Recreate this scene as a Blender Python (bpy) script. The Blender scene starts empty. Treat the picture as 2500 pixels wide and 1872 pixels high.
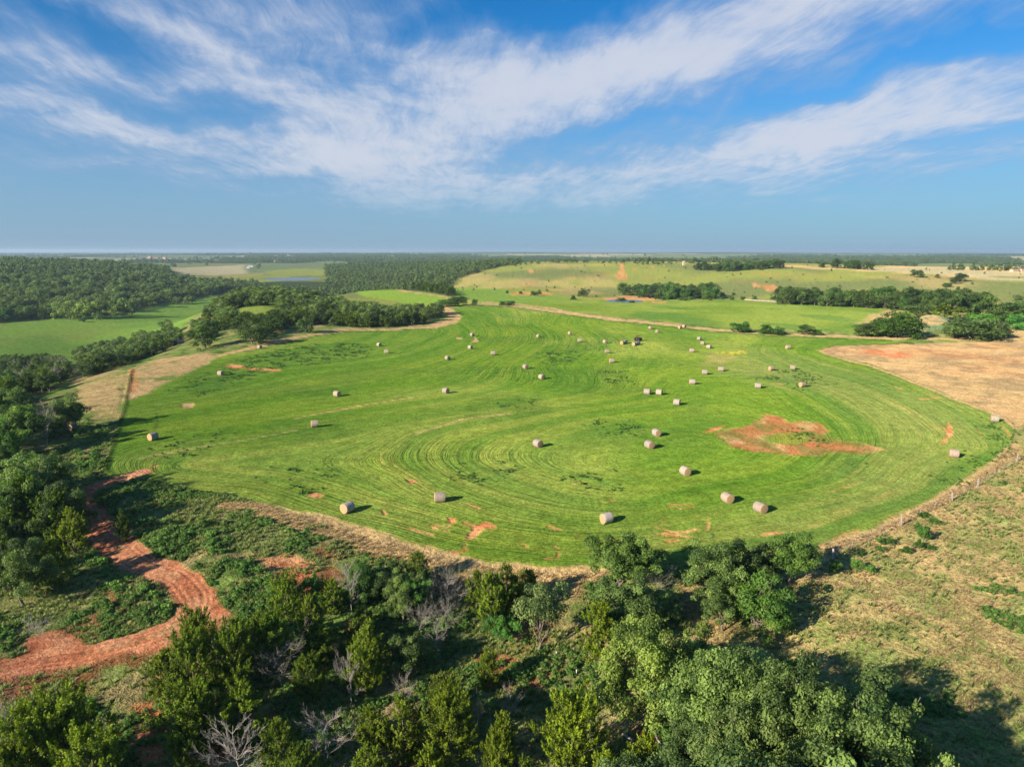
import bpy, math, random
import numpy as np
from mathutils import Vector

# ------------------------------------------------------------------ camera
PW, PH, FPX = 2500.0, 1872.0, 1720.0
CAM_H = 38.0
PITCH = math.radians(10.67)
scene = bpy.context.scene
cam_data = bpy.data.cameras.new("camera")
cam_data.sensor_width = 36.0
cam_data.lens = 36.0 * FPX / PW
cam_data.clip_start = 0.5
cam_data.clip_end = 60000
cam = bpy.data.objects.new("camera", cam_data)
scene.collection.objects.link(cam)
cam.location = (0, 0, CAM_H)
cam.rotation_euler = (math.radians(90) - PITCH, 0, 0)
scene.camera = cam

# ------------------------------------------------------------------ sun and exposure
SUN_EL = math.radians(22.5)
SHADOW_DIR = math.radians(38)                 # shadows fall this way, counter-clockwise from +x
sun_vec = Vector((-math.cos(SHADOW_DIR) * math.cos(SUN_EL), -math.sin(SHADOW_DIR) * math.cos(SUN_EL), math.sin(SUN_EL)))
sd_ = bpy.data.lights.new("sun", 'SUN')
sd_.energy = 5.0
sd_.angle = math.radians(0.53)
sd_.color = (1.0, 0.88, 0.70)
sun = bpy.data.objects.new("sun", sd_)
scene.collection.objects.link(sun)
sun.rotation_euler = sun_vec.to_track_quat('Z', 'Y').to_euler()
scene.view_settings.view_transform = 'Standard'
scene.view_settings.look = 'None'
scene.view_settings.gamma = 1.0
scene.view_settings.use_curve_mapping = False
scene.view_settings.exposure = 0.96
scene.cycles.max_bounces = 6
scene.cycles.diffuse_bounces = 3
scene.cycles.glossy_bounces = 2
scene.cycles.transmission_bounces = 3
scene.cycles.volume_bounces = 0
scene.cycles.transparent_max_bounces = 6
scene.cycles.use_denoising = True

# ------------------------------------------------------------------ node helper
class NT:
    def __init__(s, tree):
        s.t = tree; s.n = tree.nodes; s.l = tree.links; tree.nodes.clear()
    def node(s, typ, **kw):
        n = s.n.new(typ)
        for k, v in kw.items(): setattr(n, k, v)
        return n
    def put(s, sock, v):
        if isinstance(v, bpy.types.NodeSocket): s.l.new(v, sock)
        elif isinstance(v, bpy.types.Node): s.l.new(v.outputs[0], sock)
        elif v is not None:
            try: sock.default_value = v
            except Exception:
                sock.default_value = (v[0], v[1], v[2], 1.0)
    def math(s, op, a, b=None, c=None, clamp=False):
        n = s.node('ShaderNodeMath', operation=op, use_clamp=clamp)
        s.put(n.inputs[0], a)
        if b is not None: s.put(n.inputs[1], b)
        if c is not None: s.put(n.inputs[2], c)
        return n.outputs[0]
    def vmath(s, op, a, b=None):
        n = s.node('ShaderNodeVectorMath', operation=op)
        s.put(n.inputs[0], a)
        if b is not None: s.put(n.inputs[1], b)
        return n.outputs[0]
    def mix(s, f, a, b, mode='MIX'):
        n = s.node('ShaderNodeMix', data_type='RGBA', blend_type=mode)
        s.put(n.inputs[0], f)
        for i, v in ((6, a), (7, b)):
            if isinstance(v, (tuple, list)): v = (v[0], v[1], v[2], 1.0)
            s.put(n.inputs[i], v)
        return n.outputs[2]
    def noise(s, vec, scale, detail=4.0, rough=0.55, dist=0.0):
        n = s.node('ShaderNodeTexNoise')
        s.put(n.inputs['Vector'], vec)
        n.inputs['Scale'].default_value = scale; n.inputs['Detail'].default_value = detail
        n.inputs['Roughness'].default_value = rough; n.inputs['Distortion'].default_value = dist
        return n.outputs['Fac']
    def smooth(s, v, lo, hi, a=0.0, b=1.0):
        n = s.node('ShaderNodeMapRange', interpolation_type='SMOOTHSTEP')
        s.put(n.inputs['Value'], v)
        n.inputs['From Min'].default_value = lo; n.inputs['From Max'].default_value = hi
        n.inputs['To Min'].default_value = a; n.inputs['To Max'].default_value = b
        return n.outputs[0]
    def attr(s, name):
        return s.node('ShaderNodeAttribute', attribute_name=name)

# ------------------------------------------------------------------ rays of the lens
cP, sP = math.cos(PITCH), math.sin(PITCH)
def pdir(px, py):
    px = np.asarray(px, float); py = np.asarray(py, float)
    a = (px - PW / 2) / FPX; b = -(py - PH / 2) / FPX
    return np.stack([a, cP + b * sP, -sP + b * cP], -1)
def azel(px, py):
    d = pdir(px, py)
    return math.degrees(math.atan2(d[0], d[1])), math.degrees(math.atan2(d[2], math.hypot(d[0], d[1])))

# ------------------------------------------------------------------ sky
world = bpy.data.worlds.new("World")
scene.world = world
world.use_nodes = True
W = NT(world.node_tree)
sky = W.node('ShaderNodeTexSky', sky_type='NISHITA', sun_disc=False)
sky.sun_elevation = SUN_EL
sky.sun_rotation = math.atan2(sun_vec.x, sun_vec.y)
sky.altitude = 300; sky.air_density = 1.0; sky.dust_density = 0.6; sky.ozone_density = 3.0
SKY_K = 0.088
tc = W.node('ShaderNodeTexCoord')
dirv = tc.outputs['Generated']
sp = W.node('ShaderNodeSeparateXYZ'); W.l.new(dirv, sp.inputs[0])
DX, DY, DZ = sp.outputs
az = W.math('MULTIPLY', W.math('ARCTAN2', DX, DY), 180 / math.pi)
el = W.math('MULTIPLY', W.math('ARCSINE', DZ), 180 / math.pi)
elp = W.math('MAXIMUM', DZ, 0.0)
# cloud sheet: where the view ray meets a layer overhead
den = W.math('ADD', elp, 0.10)
cx = W.math('DIVIDE', DX, den); cy = W.math('DIVIDE', DY, den)
cv = W.node('ShaderNodeCombineXYZ'); W.l.new(cx, cv.inputs[0]); W.l.new(cy, cv.inputs[1])
mp = W.node('ShaderNodeMapping'); W.l.new(cv.outputs[0], mp.inputs[0])
mp.inputs['Rotation'].default_value = (0, 0, math.radians(-9)); mp.inputs['Scale'].default_value = (1.0, 0.75, 1)
warp = W.node('ShaderNodeTexNoise'); W.l.new(mp.outputs[0], warp.inputs['Vector']); warp.inputs['Scale'].default_value = 1.1; warp.inputs['Detail'].default_value = 3
wv = W.vmath('MULTIPLY', W.vmath('SUBTRACT', warp.outputs['Color'], (0.5, 0.5, 0.5)), (0.42, 0.42, 0.0))
q = W.vmath('ADD', mp.outputs[0], wv)
n_big = W.noise(q, 1.5, 6, 0.55)
n_mid = W.noise(q, 3.6, 12, 0.62, 0.15)
mp2 = W.node('ShaderNodeMapping'); W.l.new(q, mp2.inputs[0]); mp2.inputs['Scale'].default_value = (3.0, 0.7, 1); mp2.inputs['Location'].default_value = (3, 7, 0)
n_fine = W.noise(mp2.outputs[0], 4.2, 12, 0.70, 0.2)
av = W.node('ShaderNodeCombineXYZ'); W.l.new(az, av.inputs[0]); W.l.new(el, av.inputs[1])
# the edges of the named cloud banks wander
wn = W.node('ShaderNodeTexNoise'); W.l.new(av.outputs[0], wn.inputs['Vector']); wn.inputs['Scale'].default_value = 0.13; wn.inputs['Detail'].default_value = 5
aw = W.vmath('ADD', av.outputs[0], W.vmath('MULTIPLY', W.vmath('SUBTRACT', wn.outputs['Color'], (0.5, 0.5, 0.5)), (9, 6, 0)))
def blob(X, Y, L, Wd, ang, amp):
    a0, e0 = azel(X, Y)
    m = W.node('ShaderNodeMapping', vector_type='TEXTURE')
    W.l.new(aw, m.inputs[0])
    m.inputs['Location'].default_value = (a0, e0, 0)
    m.inputs['Rotation'].default_value = (0, 0, math.radians(-ang))
    m.inputs['Scale'].default_value = (L / 30, Wd / 30, 1)
    g = W.node('ShaderNodeTexGradient', gradient_type='SPHERICAL'); W.l.new(m.outputs[0], g.inputs[0])
    return W.math('MULTIPLY', W.math('POWER', g.outputs['Fac'], 0.8), amp)
BLOBS = [  # X, Y, half length, half width, tilt (deg, clockwise), strength
    (1560, 150, 560, 130, -15, 0.72), (1330, 225, 360, 110, -22, 0.42), (1980, 25, 520, 85, -8, 0.75), (1120, 270, 460, 130, -14, 0.45),
    (1080, 400, 560, 150, 0, 0.38), (2230, 300, 560, 52, -3, 0.85), (2400, 190, 360, 60, -6, 0.80), (2200, 215, 140, 45, -20, .4),
    (1900, 320, 300, 55, 2, 0.6), (1650, 420, 460, 55, -4, 0.58), (800, 85, 480, 150, 8, 0.68), (1180, 165, 300, 70, -4, .4),
    (470, 110, 420, 75, 22, 0.62), (100, 180, 400, 80, 10, 0.56), (780, 300, 460, 95, 14, 0.46), (60, 50, 300, 50, 14, .45),
    (200, 290, 360, 46, 4, 0.62), (720, 380, 440, 60, 6, 0.62), (320, 395, 380, 40, -2, 0.42), (2300, 405, 500, 36, 0, 0.5), (2000, 370, 500, 50, -2, .4),
    (300, 175, 480, 60, 16, 0.45), (1950, 150, 480, 70, -14, .5), (950, 480, 420, 50, -2, .38), (1500, 480, 420, 60, 0, .34), (1900, 470, 420, 50, 0, .3), (1150, 480, 420, 70, 0, .3),
    (230, 100, 240, 66, 4, -0.85), (430, 250, 230, 46, 8, -0.85), (1240, 35, 380, 50, -6, -0.75), (1480, 330, 330, 30, -14, -0.35), (560, 310, 200, 26, 14, -.35),
    (2380, 100, 260, 34, -14, -0.75), (1620, 275, 260, 26, -14, -0.3), (2020, 245, 260, 24, -6, -.5), (500, 490, 500, 60, 0, -0.15)]
acc = None
for b in BLOBS:
    v = blob(*b)
    acc = v if acc is None else W.math('ADD', acc, v)
dens = W.math('ADD', acc, W.math('MULTIPLY', W.math('SUBTRACT', n_big, 0.5), 1.1))
dens = W.math('ADD', dens, W.math('MULTIPLY', W.math('SUBTRACT', n_mid, 0.5), 1.0))
dens = W.math('ADD', dens, W.math('MULTIPLY', W.math('SUBTRACT', n_fine, 0.5), 1.1))
cov = W.smooth(dens, -0.44, 1.32)
cov = W.math('MULTIPLY', cov, W.smooth(el, 0.5, 7.0, 0.0, 1.0))
cov = W.math('MULTIPLY', cov, 0.92)
# denser cloud is whiter, thin cloud bluer
ccol = W.mix(W.smooth(dens, 0.15, 1.05), (1.9, 2.65, 3.9), (3.75, 4.0, 4.6))
skyc = W.node('ShaderNodeHueSaturation'); W.l.new(sky.outputs[0], skyc.inputs['Color'])
skyc.inputs['Saturation'].default_value = 1.25; skyc.inputs['Value'].default_value = 0.60
skyg = W.mix(1.0, skyc.outputs[0], (0.30, 0.98, 1.30), 'MULTIPLY')
hz = W.smooth(el, -4.0, 18.0, 1.0, 0.0)
skyg = W.mix(W.math('MULTIPLY', hz, 0.88), skyg, (1.85, 2.50, 3.65))
fin = W.mix(cov, skyg, ccol)
bg = W.node('ShaderNodeBackground'); W.l.new(fin, bg.inputs[0]); bg.inputs[1].default_value = SKY_K
wo = W.node('ShaderNodeOutputWorld'); W.l.new(bg.outputs[0], wo.inputs[0])

# ------------------------------------------------------------------ numpy noise
def _hash(ix, iy, seed):
    h = (ix.astype(np.int64) * 374761393 + iy.astype(np.int64) * 668265263 + seed * 1442695041) & 0xffffffff
    h = ((h ^ (h >> 13)) * 1274126177) & 0xffffffff
    return ((h ^ (h >> 16)) & 0xffff) / 65535.0
def vnoise(x, y, seed=0):
    x = np.asarray(x, float); y = np.asarray(y, float)
    ix = np.floor(x); iy = np.floor(y); fx = x - ix; fy = y - iy
    fx = fx * fx * (3 - 2 * fx); fy = fy * fy * (3 - 2 * fy)
    a = _hash(ix, iy, seed); b = _hash(ix + 1, iy, seed); c = _hash(ix, iy + 1, seed); d = _hash(ix + 1, iy + 1, seed)
    return a + (b - a) * fx + (c - a) * fy + (a - b - c + d) * fx * fy
def fbm(x, y, scale, octv=4, seed=0, gain=0.5):
    s = 0; amp = 1; tot = 0; f = 1.0 / scale
    for o in range(octv):
        s = s + amp * vnoise(x * f + 17.3 * o, y * f - 9.1 * o, seed + o); tot += amp; amp *= gain; f *= 2.03
    return s / tot                                          # 0..1
def sstep(a, b, v):
    t = np.clip((v - a) / (b - a), 0, 1); return t * t * (3 - 2 * t)

# ------------------------------------------------------------------ terrain heights
COLPX = [-700, 0, 300, 600, 900, 1250, 1600, 1900, 2200, 2500, 3100]
COLAZ = np.array([math.atan2((p - 1250) / FPX, 1.0) for p in COLPX])
DS = np.array([10, 30, 60, 100, 180, 260, 330, 400, 480, 560, 700, 860, 1000, 1200, 1500, 2000, 3000, 5000, 12000, 30000.])
ZT = np.array([
 # -700   0    300   600   900  1250  1600  1900  2200  2500  3100
 [ -5,  -5,   -6,   -7,   -6,   -5,   -5,   -4,   -3,   -2,   -2],    # 10
 [ -5,  -5,   -6,   -7,   -6,   -5,   -5,   -4,   -3,   -2,   -2],    # 30
 [ -4,  -4,   -4,   -4,   -5,   -5,   -4,   -3,   -1,    0,    0],    # 60
 [ -3,  -3,   -1,    0,    0,    0,    0,    0,    0,    0,    0],    # 100
 [ -4,  -2,    0,    0,    0,    0,    0,    0,    0,    0,    0],    # 180
 [-10,  -7,   -1,    0,    0,    0,    0,    0,    0,    0,    0],    # 260
 [-18, -16,   -8,    1,    0,    0,    0,    0,    0,    0,    0],    # 330
 [-20, -20,  -15,    4,    1,    0,    0,    0,    0,    1,    1],    # 400
 [-20, -20,  -20,    8,    0,    0,   -1.2,    0,    1,    2,    2],    # 480
 [-20, -20,  -20,   0,    0,   -1,   -3,   -1,   -1,    1,    1],    # 560
 [-18, -20,  -20,  -22,    0,   -2,   -6,   -3,   -1,    2,    2],    # 700
 [ -8, -12,  -18,  -22,  -18,   -5,   -4,    4,    7,    8,    8],    # 860
 [  0,  -2,  -12,  -22,  -22,    1,    5,   13,   14,   12,   12],    # 1000
 [  8,   8,   -2,  -20,  -22,   12,   14,   17,   12,   10,   10],    # 1200
 [ 14,  14,    4,  -18,  -15,   12,   14,   10,    8,    8,    8],    # 1500
 [  8,   8,    0,  -18,   -6,    2,    4,    2,    0,    0,    0],    # 2000
 [-10, -10,  -12,  -15,  -12,  -10,  -14,  -14,  -14,  -14,  -14],    # 3000
 [ -8,  -8,   -6,   -6,   -6,   -6,   -8,   -8,   -8,   -8,   -8],    # 5000
 [  0,   0,    0,    2,    4,    4,    2,    0,   -2,   -4,   -4],    # 12000
 [-20, -20,  -20,  -20,  -20,  -20,  -20,  -20,  -20,  -20,  -20.]])
LD = np.log(DS)
def _cr(p0, p1, p2, p3, t):
    return 0.5 * ((2 * p1) + (-p0 + p2) * t + (2 * p0 - 5 * p1 + 4 * p2 - p3) * t * t + (-p0 + 3 * p1 - 3 * p2 + p3) * t ** 3)
def height(x, y):
    x = np.asarray(x, float); y = np.asarray(y, float)
    d = np.hypot(x, y) + 1e-6
    a = np.arctan2(x, y)
    am = np.where(np.abs(a) > 1.2, np.sign(a) * 1.2, a)
    ac = np.clip(am, COLAZ[0], COLAZ[-1])
    ld = np.clip(np.log(d), LD[0], LD[-1])
    i = np.clip(np.searchsorted(LD, ld, side='right') - 1, 0, len(LD) - 2)
    t = (ld - LD[i]) / (LD[i + 1] - LD[i])
    j = np.clip(np.searchsorted(COLAZ, ac, side='right') - 1, 0, len(COLAZ) - 2)
    u = (ac - COLAZ[j]) / (COLAZ[j + 1] - COLAZ[j])
    def row(jj):
        jj = np.clip(jj, 0, len(COLAZ) - 1); n = len(LD) - 1
        return _cr(ZT[np.clip(i - 1, 0, n), jj], ZT[i, jj], ZT[i + 1, jj], ZT[np.clip(i + 2, 0, n), jj], t)
    z = _cr(row(j - 1), row(j), row(j + 1), row(j + 2), u)
    bk = sstep(1.2, 2.6, np.abs(a)); z = z * (1 - bk) + bk * -3.0 * sstep(10, 400, d)
    # relief of its own at every distance
    z = z + (fbm(x, y, 60, 3, 5) - 0.5) * 1.2 * sstep(60, 300, d)
    z = z + (fbm(x, y, 220, 4, 11) - 0.5) * 9.0 * sstep(700, 1300, d)
    z = z + (fbm(x, y, 1300, 4, 21) - 0.5) * 22.0 * sstep(1800, 5000, d)
    z = z + (fbm(x, y, 5000, 3, 31) - 0.5) * 26.0 * sstep(4500, 12000, d)
    return z
_GA = np.radians(np.arange(-48, 48.01, 0.3)); _GL = np.arange(math.log(22), math.log(15000), 0.011)
_GZ = {}
def ground_at(px, py):
    """the point of the terrain seen at a pixel of the photograph"""
    if 'z' not in _GZ:
        dd = np.exp(_GL)
        _GZ['z'] = height(dd[None, :] * np.sin(_GA)[:, None], dd[None, :] * np.cos(_GA)[:, None])
    px = np.atleast_1d(np.asarray(px, float)); py = np.atleast_1d(np.asarray(py, float))
    d = pdir(px, py); a = np.arctan2(d[:, 0], d[:, 1]); sl = d[:, 2] / np.hypot(d[:, 0], d[:, 1])
    u = np.clip((a - _GA[0]) / (_GA[1] - _GA[0]), 0, len(_GA) - 1.001); i = u.astype(int); u = (u - i)[:, None]
    zz = _GZ['z'][i] * (1 - u) + _GZ['z'][i + 1] * u
    dd = np.exp(_GL)[None, :]
    g = CAM_H + sl[:, None] * dd - zz
    below = g < 0; k = np.where(below.any(1), below.argmax(1), len(_GL) - 1); k = np.maximum(k, 1); r = np.arange(len(px))
    g0 = g[r, k - 1]; g1 = g[r, k]; w = np.clip(g0 / (g0 - g1 + 1e-9), 0, 1)
    t = dd[0][k - 1] * (1 - w) + dd[0][k] * w
    x = t * np.sin(a); y = t * np.cos(a)
    return np.stack([x, y, height(x, y)], -1)
def pd(px, dist):
    """ground point in the direction of a picture column, at a distance in metres"""
    a = math.atan2((px - 1250) / FPX, 1.0)
    return (dist * math.sin(a), dist * math.cos(a))
DSP = 1.1302
def gd(pts):   # polygon read off the 2212-pixel view
    p = np.array(pts, float) * DSP
    return ground_at(p[:, 0], p[:, 1])[:, :2]
def gs(pts):   # polygon read off the 2500-pixel photograph
    p = np.array(pts, float)
    return ground_at(p[:, 0], p[:, 1])[:, :2]
def inside(P, poly):
    x, y = P[:, 0], P[:, 1]; r = np.zeros(len(P), bool); n = len(poly)
    for k in range(n):
        x1, y1 = poly[k]; x2, y2 = poly[(k + 1) % n]
        c = ((y1 > y) != (y2 > y)) & (x < (x2 - x1) * (y - y1) / (y2 - y1 + 1e-12) + x1)
        r ^= c
    return r
def dist_line(P, line, closed=False):
    n = len(line); best = np.full(len(P), 1e9)
    for k in range(n if closed else n - 1):
        a = np.asarray(line[k]); b = np.asarray(line[(k + 1) % n]); ab = b - a
        t = np.clip(((P - a) @ ab) / (ab @ ab + 1e-9), 0, 1)
        q = P - a - t[:, None] * ab
        best = np.minimum(best, np.hypot(q[:, 0], q[:, 1]))
    return best
def area(P, poly, soft=1.0, wob=0.0, wscale=8.0, seed=3):
    """soft mask of a polygon; its edge wanders by wob metres"""
    poly = np.asarray(poly); m = soft + wob * 2 + 2
    lo = poly.min(0) - m; hi = poly.max(0) + m
    sel = np.where((P[:, 0] > lo[0]) & (P[:, 0] < hi[0]) & (P[:, 1] > lo[1]) & (P[:, 1] < hi[1]))[0]
    out = np.zeros(len(P))
    if len(sel) == 0: return out
    Q = P[sel]
    s = np.where(inside(Q, poly), 1.0, -1.0) * dist_line(Q, poly, True)
    if wob: s = s + (fbm(Q[:, 0], Q[:, 1], wscale, 4, seed) - 0.5) * 2 * wob
    out[sel] = sstep(-soft, soft, s)
    return out
def stroke(P, line, width, soft=0.5, wob=0.0, wscale=3.0, seed=8):
    line = np.asarray(line); m = width + soft + wob * 2 + 2
    lo = line.min(0) - m; hi = line.max(0) + m
    sel = np.where((P[:, 0] > lo[0]) & (P[:, 0] < hi[0]) & (P[:, 1] > lo[1]) & (P[:, 1] < hi[1]))[0]
    out = np.zeros(len(P))
    if len(sel) == 0: return out
    Q = P[sel]; s = width / 2 - dist_line(Q, line)
    if wob: s = s + (fbm(Q[:, 0], Q[:, 1], wscale, 3, seed) - 0.5) * 2 * wob
    out[sel] = sstep(-soft, soft, s)
    return out
def catmull(pts, n=6):
    p = [np.asarray(q, float) for q in pts]; p = [2 * p[0] - p[1]] + p + [2 * p[-1] - p[-2]]; out = []
    for i in range(1, len(p) - 2):
        for k in range(n): out.append(_cr(p[i - 1], p[i], p[i + 1], p[i + 2], k / n))
    out.append(p[-2]); return np.array(out)

# ------------------------------------------------------------------ lake and pond basins
LAKE = [pd(652, 1440), pd(690, 1395), pd(740, 1400), pd(775, 1440), pd(790, 1490), pd(760, 1530), pd(700, 1540), pd(655, 1500)]
POND = [pd(1474, 606), pd(1500, 590), pd(1535, 588), pd(1565, 596), pd(1572, 610), pd(1540, 622), pd(1500, 622), pd(1480, 616)]
LAKE_Z, POND_Z = -17.0, -4.0
_h0 = height
def height(x, y):
    z = _h0(x, y); shp = np.shape(z)
    P = np.stack([np.ravel(x), np.ravel(y)], -1).astype(float); z = np.ravel(z).astype(float)
    for poly, wz, fl in ((LAKE, LAKE_Z, 90.0), (POND, POND_Z, 16.0)):
        poly = np.array(poly); lo = poly.min(0) - fl; hi = poly.max(0) + fl
        sel = np.where((P[:, 0] > lo[0]) & (P[:, 0] < hi[0]) & (P[:, 1] > lo[1]) & (P[:, 1] < hi[1]))[0]
        if len(sel) == 0: continue
        Q = P[sel]; s = np.where(inside(Q, poly), -1.0, 1.0) * dist_line(Q, poly, True)
        k = sstep(fl, 0, s)
        z[sel] = z[sel] * (1 - k) + k * (wz + np.clip(s * 0.08, -1.5, 0.8))
    return z.reshape(shp)

# ------------------------------------------------------------------ land parcels, as polygons and lines on the ground
FIELD = gd([(285, 800), (277, 830), (268, 880), (250, 940), (235, 980), (222, 1022), (300, 1030), (400, 1052), (520, 1072), (640, 1110), (800, 1158),
            (900, 1190), (1000, 1212), (1120, 1232), (1260, 1236), (1500, 1212), (1760, 1180), (1850, 1158), (1900, 1140), (2000, 1090), (2080, 1045), (2150, 1000),
            (2185, 955), (2192, 925), (2165, 898), (2080, 866), (1980, 826), (1880, 787), (1790, 768), (1770, 756), (1800, 747), (1900, 744), (1985, 742),
            (1900, 735), (1780, 730), (1640, 724), (1500, 713), (1330, 695), (1200, 677), (1100, 663), (1000, 662), (975, 668), (990, 690), (960, 706), (850, 716),
            (750, 716), (640, 735), (540, 758), (460, 770), (440, 790), (380, 818), (320, 848), (290, 862), (285, 830)])
FIELD2 = gd([(1115, 659), (1160, 652), (1300, 650), (1450, 648), (1600, 648), (1750, 658), (1880, 665), (1975, 672), (1970, 700), (1930, 722), (1780, 717), (1640, 712),
             (1500, 702), (1330, 684), (1200, 668)])
FIELD3 = gd([(730, 622), (800, 621), (870, 631), (950, 640), (1010, 651), (1060, 657), (1000, 661), (900, 661), (850, 650), (780, 640), (730, 632)])
TAN = gd([(1768, 756), (1800, 747), (1900, 744), (1990, 742), (2100, 738), (2280, 732), (2400, 730), (2400, 940), (2212, 918), (2192, 922), (2165, 896), (2080, 864),
          (1980, 824), (1880, 785), (1790, 767)])
PAST = gd([(2400, 935), (2200, 935), (2185, 965), (2150, 1005), (2080, 1050), (2000, 1095), (1900, 1145), (1850, 1163), (1780, 1185), (1720, 1210), (1650, 1260),
           (1560, 1330), (1500, 1400), (1560, 1560), (1700, 1700), (2500, 1700), (2700, 1300)])
VAL = [tuple(p) for p in gs([(0, 775), (130, 776), (270, 770), (400, 740), (520, 722), (640, 712)])]
VALLEY = np.array([pd(-700, 640)] + VAL + [pd(720, 960), pd(660, 760), pd(520, 560), pd(380, 420), pd(300, 330), pd(150, 310), pd(0, 300), pd(-700, 300)])
ROAD_L = catmull(gs([(-160, 1668), (0, 1628), (104, 1606), (207, 1592), (311, 1566), (397, 1538), (450, 1505), (478, 1470), (468, 1436), (432, 1402), (380, 1383), (328, 1359),
                     (285, 1325), (245, 1290), (222, 1258), (200, 1232), (196, 1205), (240, 1180), (300, 1162), (340, 1150)]), 5)
ROAD_B = gs([(440, 1500), (500, 1440), (540, 1470), (580, 1500), (550, 1530), (480, 1560), (420, 1590), (350, 1600), (380, 1560)])
ROAD_C = gs([(60, 1560), (120, 1545), (200, 1560), (240, 1585), (150, 1605), (70, 1600)])
MOUND = gs([(2235, 790), (2260, 775), (2290, 775), (2330, 795), (2310, 812), (2240, 810)])

def T5(pts): return gs([(700 + x / 2.458, 900 + y / 2.458) for x, y in pts])
def T6(pts): return gs([(1600 + x / 2.458, 900 + y / 2.458) for x, y in pts])
def T1(pts): return gs([(x / 2.633, 580 + y / 2.633) for x, y in pts])
def T4(pts): return gs([(x / 3.011, 850 + y / 3.011) for x, y in pts])
SOIL_POLY = [
    (T5([(1060, 1020), (1085, 985), (1110, 955), (1050, 925), (1060, 915), (1130, 935), (1190, 918), (1262, 940), (1255, 962), (1190, 965), (1160, 1000), (1100, 1022)]), 0.35, 0.9),
    (T5([(560, 850), (590, 850), (605, 880), (580, 885)]), 0.3, 0.5), (T5([(120, 765), (160, 745), (215, 755), (200, 775)]), 0.3, 0.6),
    (T5([(720, 660), (760, 665), (800, 690), (770, 690), (725, 680)]), 0.3, 0.4), (T5([(960, 890), (1010, 900), (1010, 925), (980, 925)]), .3, .3),
    (T6([(400, 415), (380, 385), (450, 360), (600, 330), (660, 275), (760, 288), (800, 320), (900, 315), (970, 325), (1040, 372), (1010, 400), (1100, 420), (1240, 450),
         (1350, 482), (1230, 512), (1100, 495), (960, 520), (800, 512), (650, 500), (560, 492), (470, 460)]), 0.8, 1.6),
    (T6([(285, 385), (330, 360), (410, 340), (400, 355), (330, 380)]), .4, .5),
    (T6([(1700, 455), (1750, 410), (1745, 350), (1755, 320), (1785, 350), (1780, 400), (1740, 440)]), .3, .4),
    (T1([(1450, 825), (1480, 815), (1570, 820), (1590, 840), (1500, 845)]), .8, .8), (T1([(1590, 835), (1800, 848), (1780, 858), (1600, 850)]), .8, .9),
    (gs([(1500, 672), (1515, 660), (1528, 668), (1530, 680), (1510, 684)]), 2, 4),                       # red gully on the far hill
    (gs([(1120, 668), (1145, 660), (1180, 660), (1150, 668), (1130, 675)]), 2, 4),
    (gs([(1288, 660), (1304, 660), (1300, 667), (1288, 668)]), 1, 2),
    (gs([(1240, 713), (1300, 712), (1350, 716), (1345, 722), (1250, 722)]), 1.5, 2), (gs([(1860, 698), (1890, 697), (1925, 706), (1900, 712), (1870, 709)]), 1.5, 2),
    (gs([(1270, 692), (1310, 691), (1300, 696), (1275, 696)]), 2, 2), (gs([(1835, 693), (1865, 694), (1855, 700), (1838, 699)]), 1, 1),
    (gs([(2105, 852), (2200, 858), (2230, 872), (2170, 874), (2110, 862)]), 2, 2.5),
    (gs([(1475, 728), (1530, 722), (1600, 728), (1600, 734), (1565, 738), (1480, 736)]), 1.0, 1.5),
    (gs([(1590, 735), (1628, 736), (1625, 741), (1592, 740)]), 0.8, 1.0),
    (gs([(660, 1395), (720, 1385), (790, 1410), (790, 1440), (740, 1450), (700, 1430)]), .8, 1.0), (gs([(620, 1370), (700, 1350), (770, 1375), (760, 1390), (660, 1390)]), .8, 1.2),
    (gs([(790, 1560), (830, 1560), (850, 1590), (790, 1600)]), .5, .8), (gs([(1150, 1590), (1260, 1610), (1290, 1700), (1180, 1690)]), .6, 1.2),
    (gs([(1340, 1600), (1380, 1610), (1370, 1640), (1340, 1630)]), .5, .6), (gs([(330, 1720), (420, 1700), (400, 1860), (330, 1860)]), .6, 1.0),
    (gs([(1560, 1780), (1640, 1800), (1640, 1860), (1560, 1860)]), .6, 1.0)]
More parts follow.
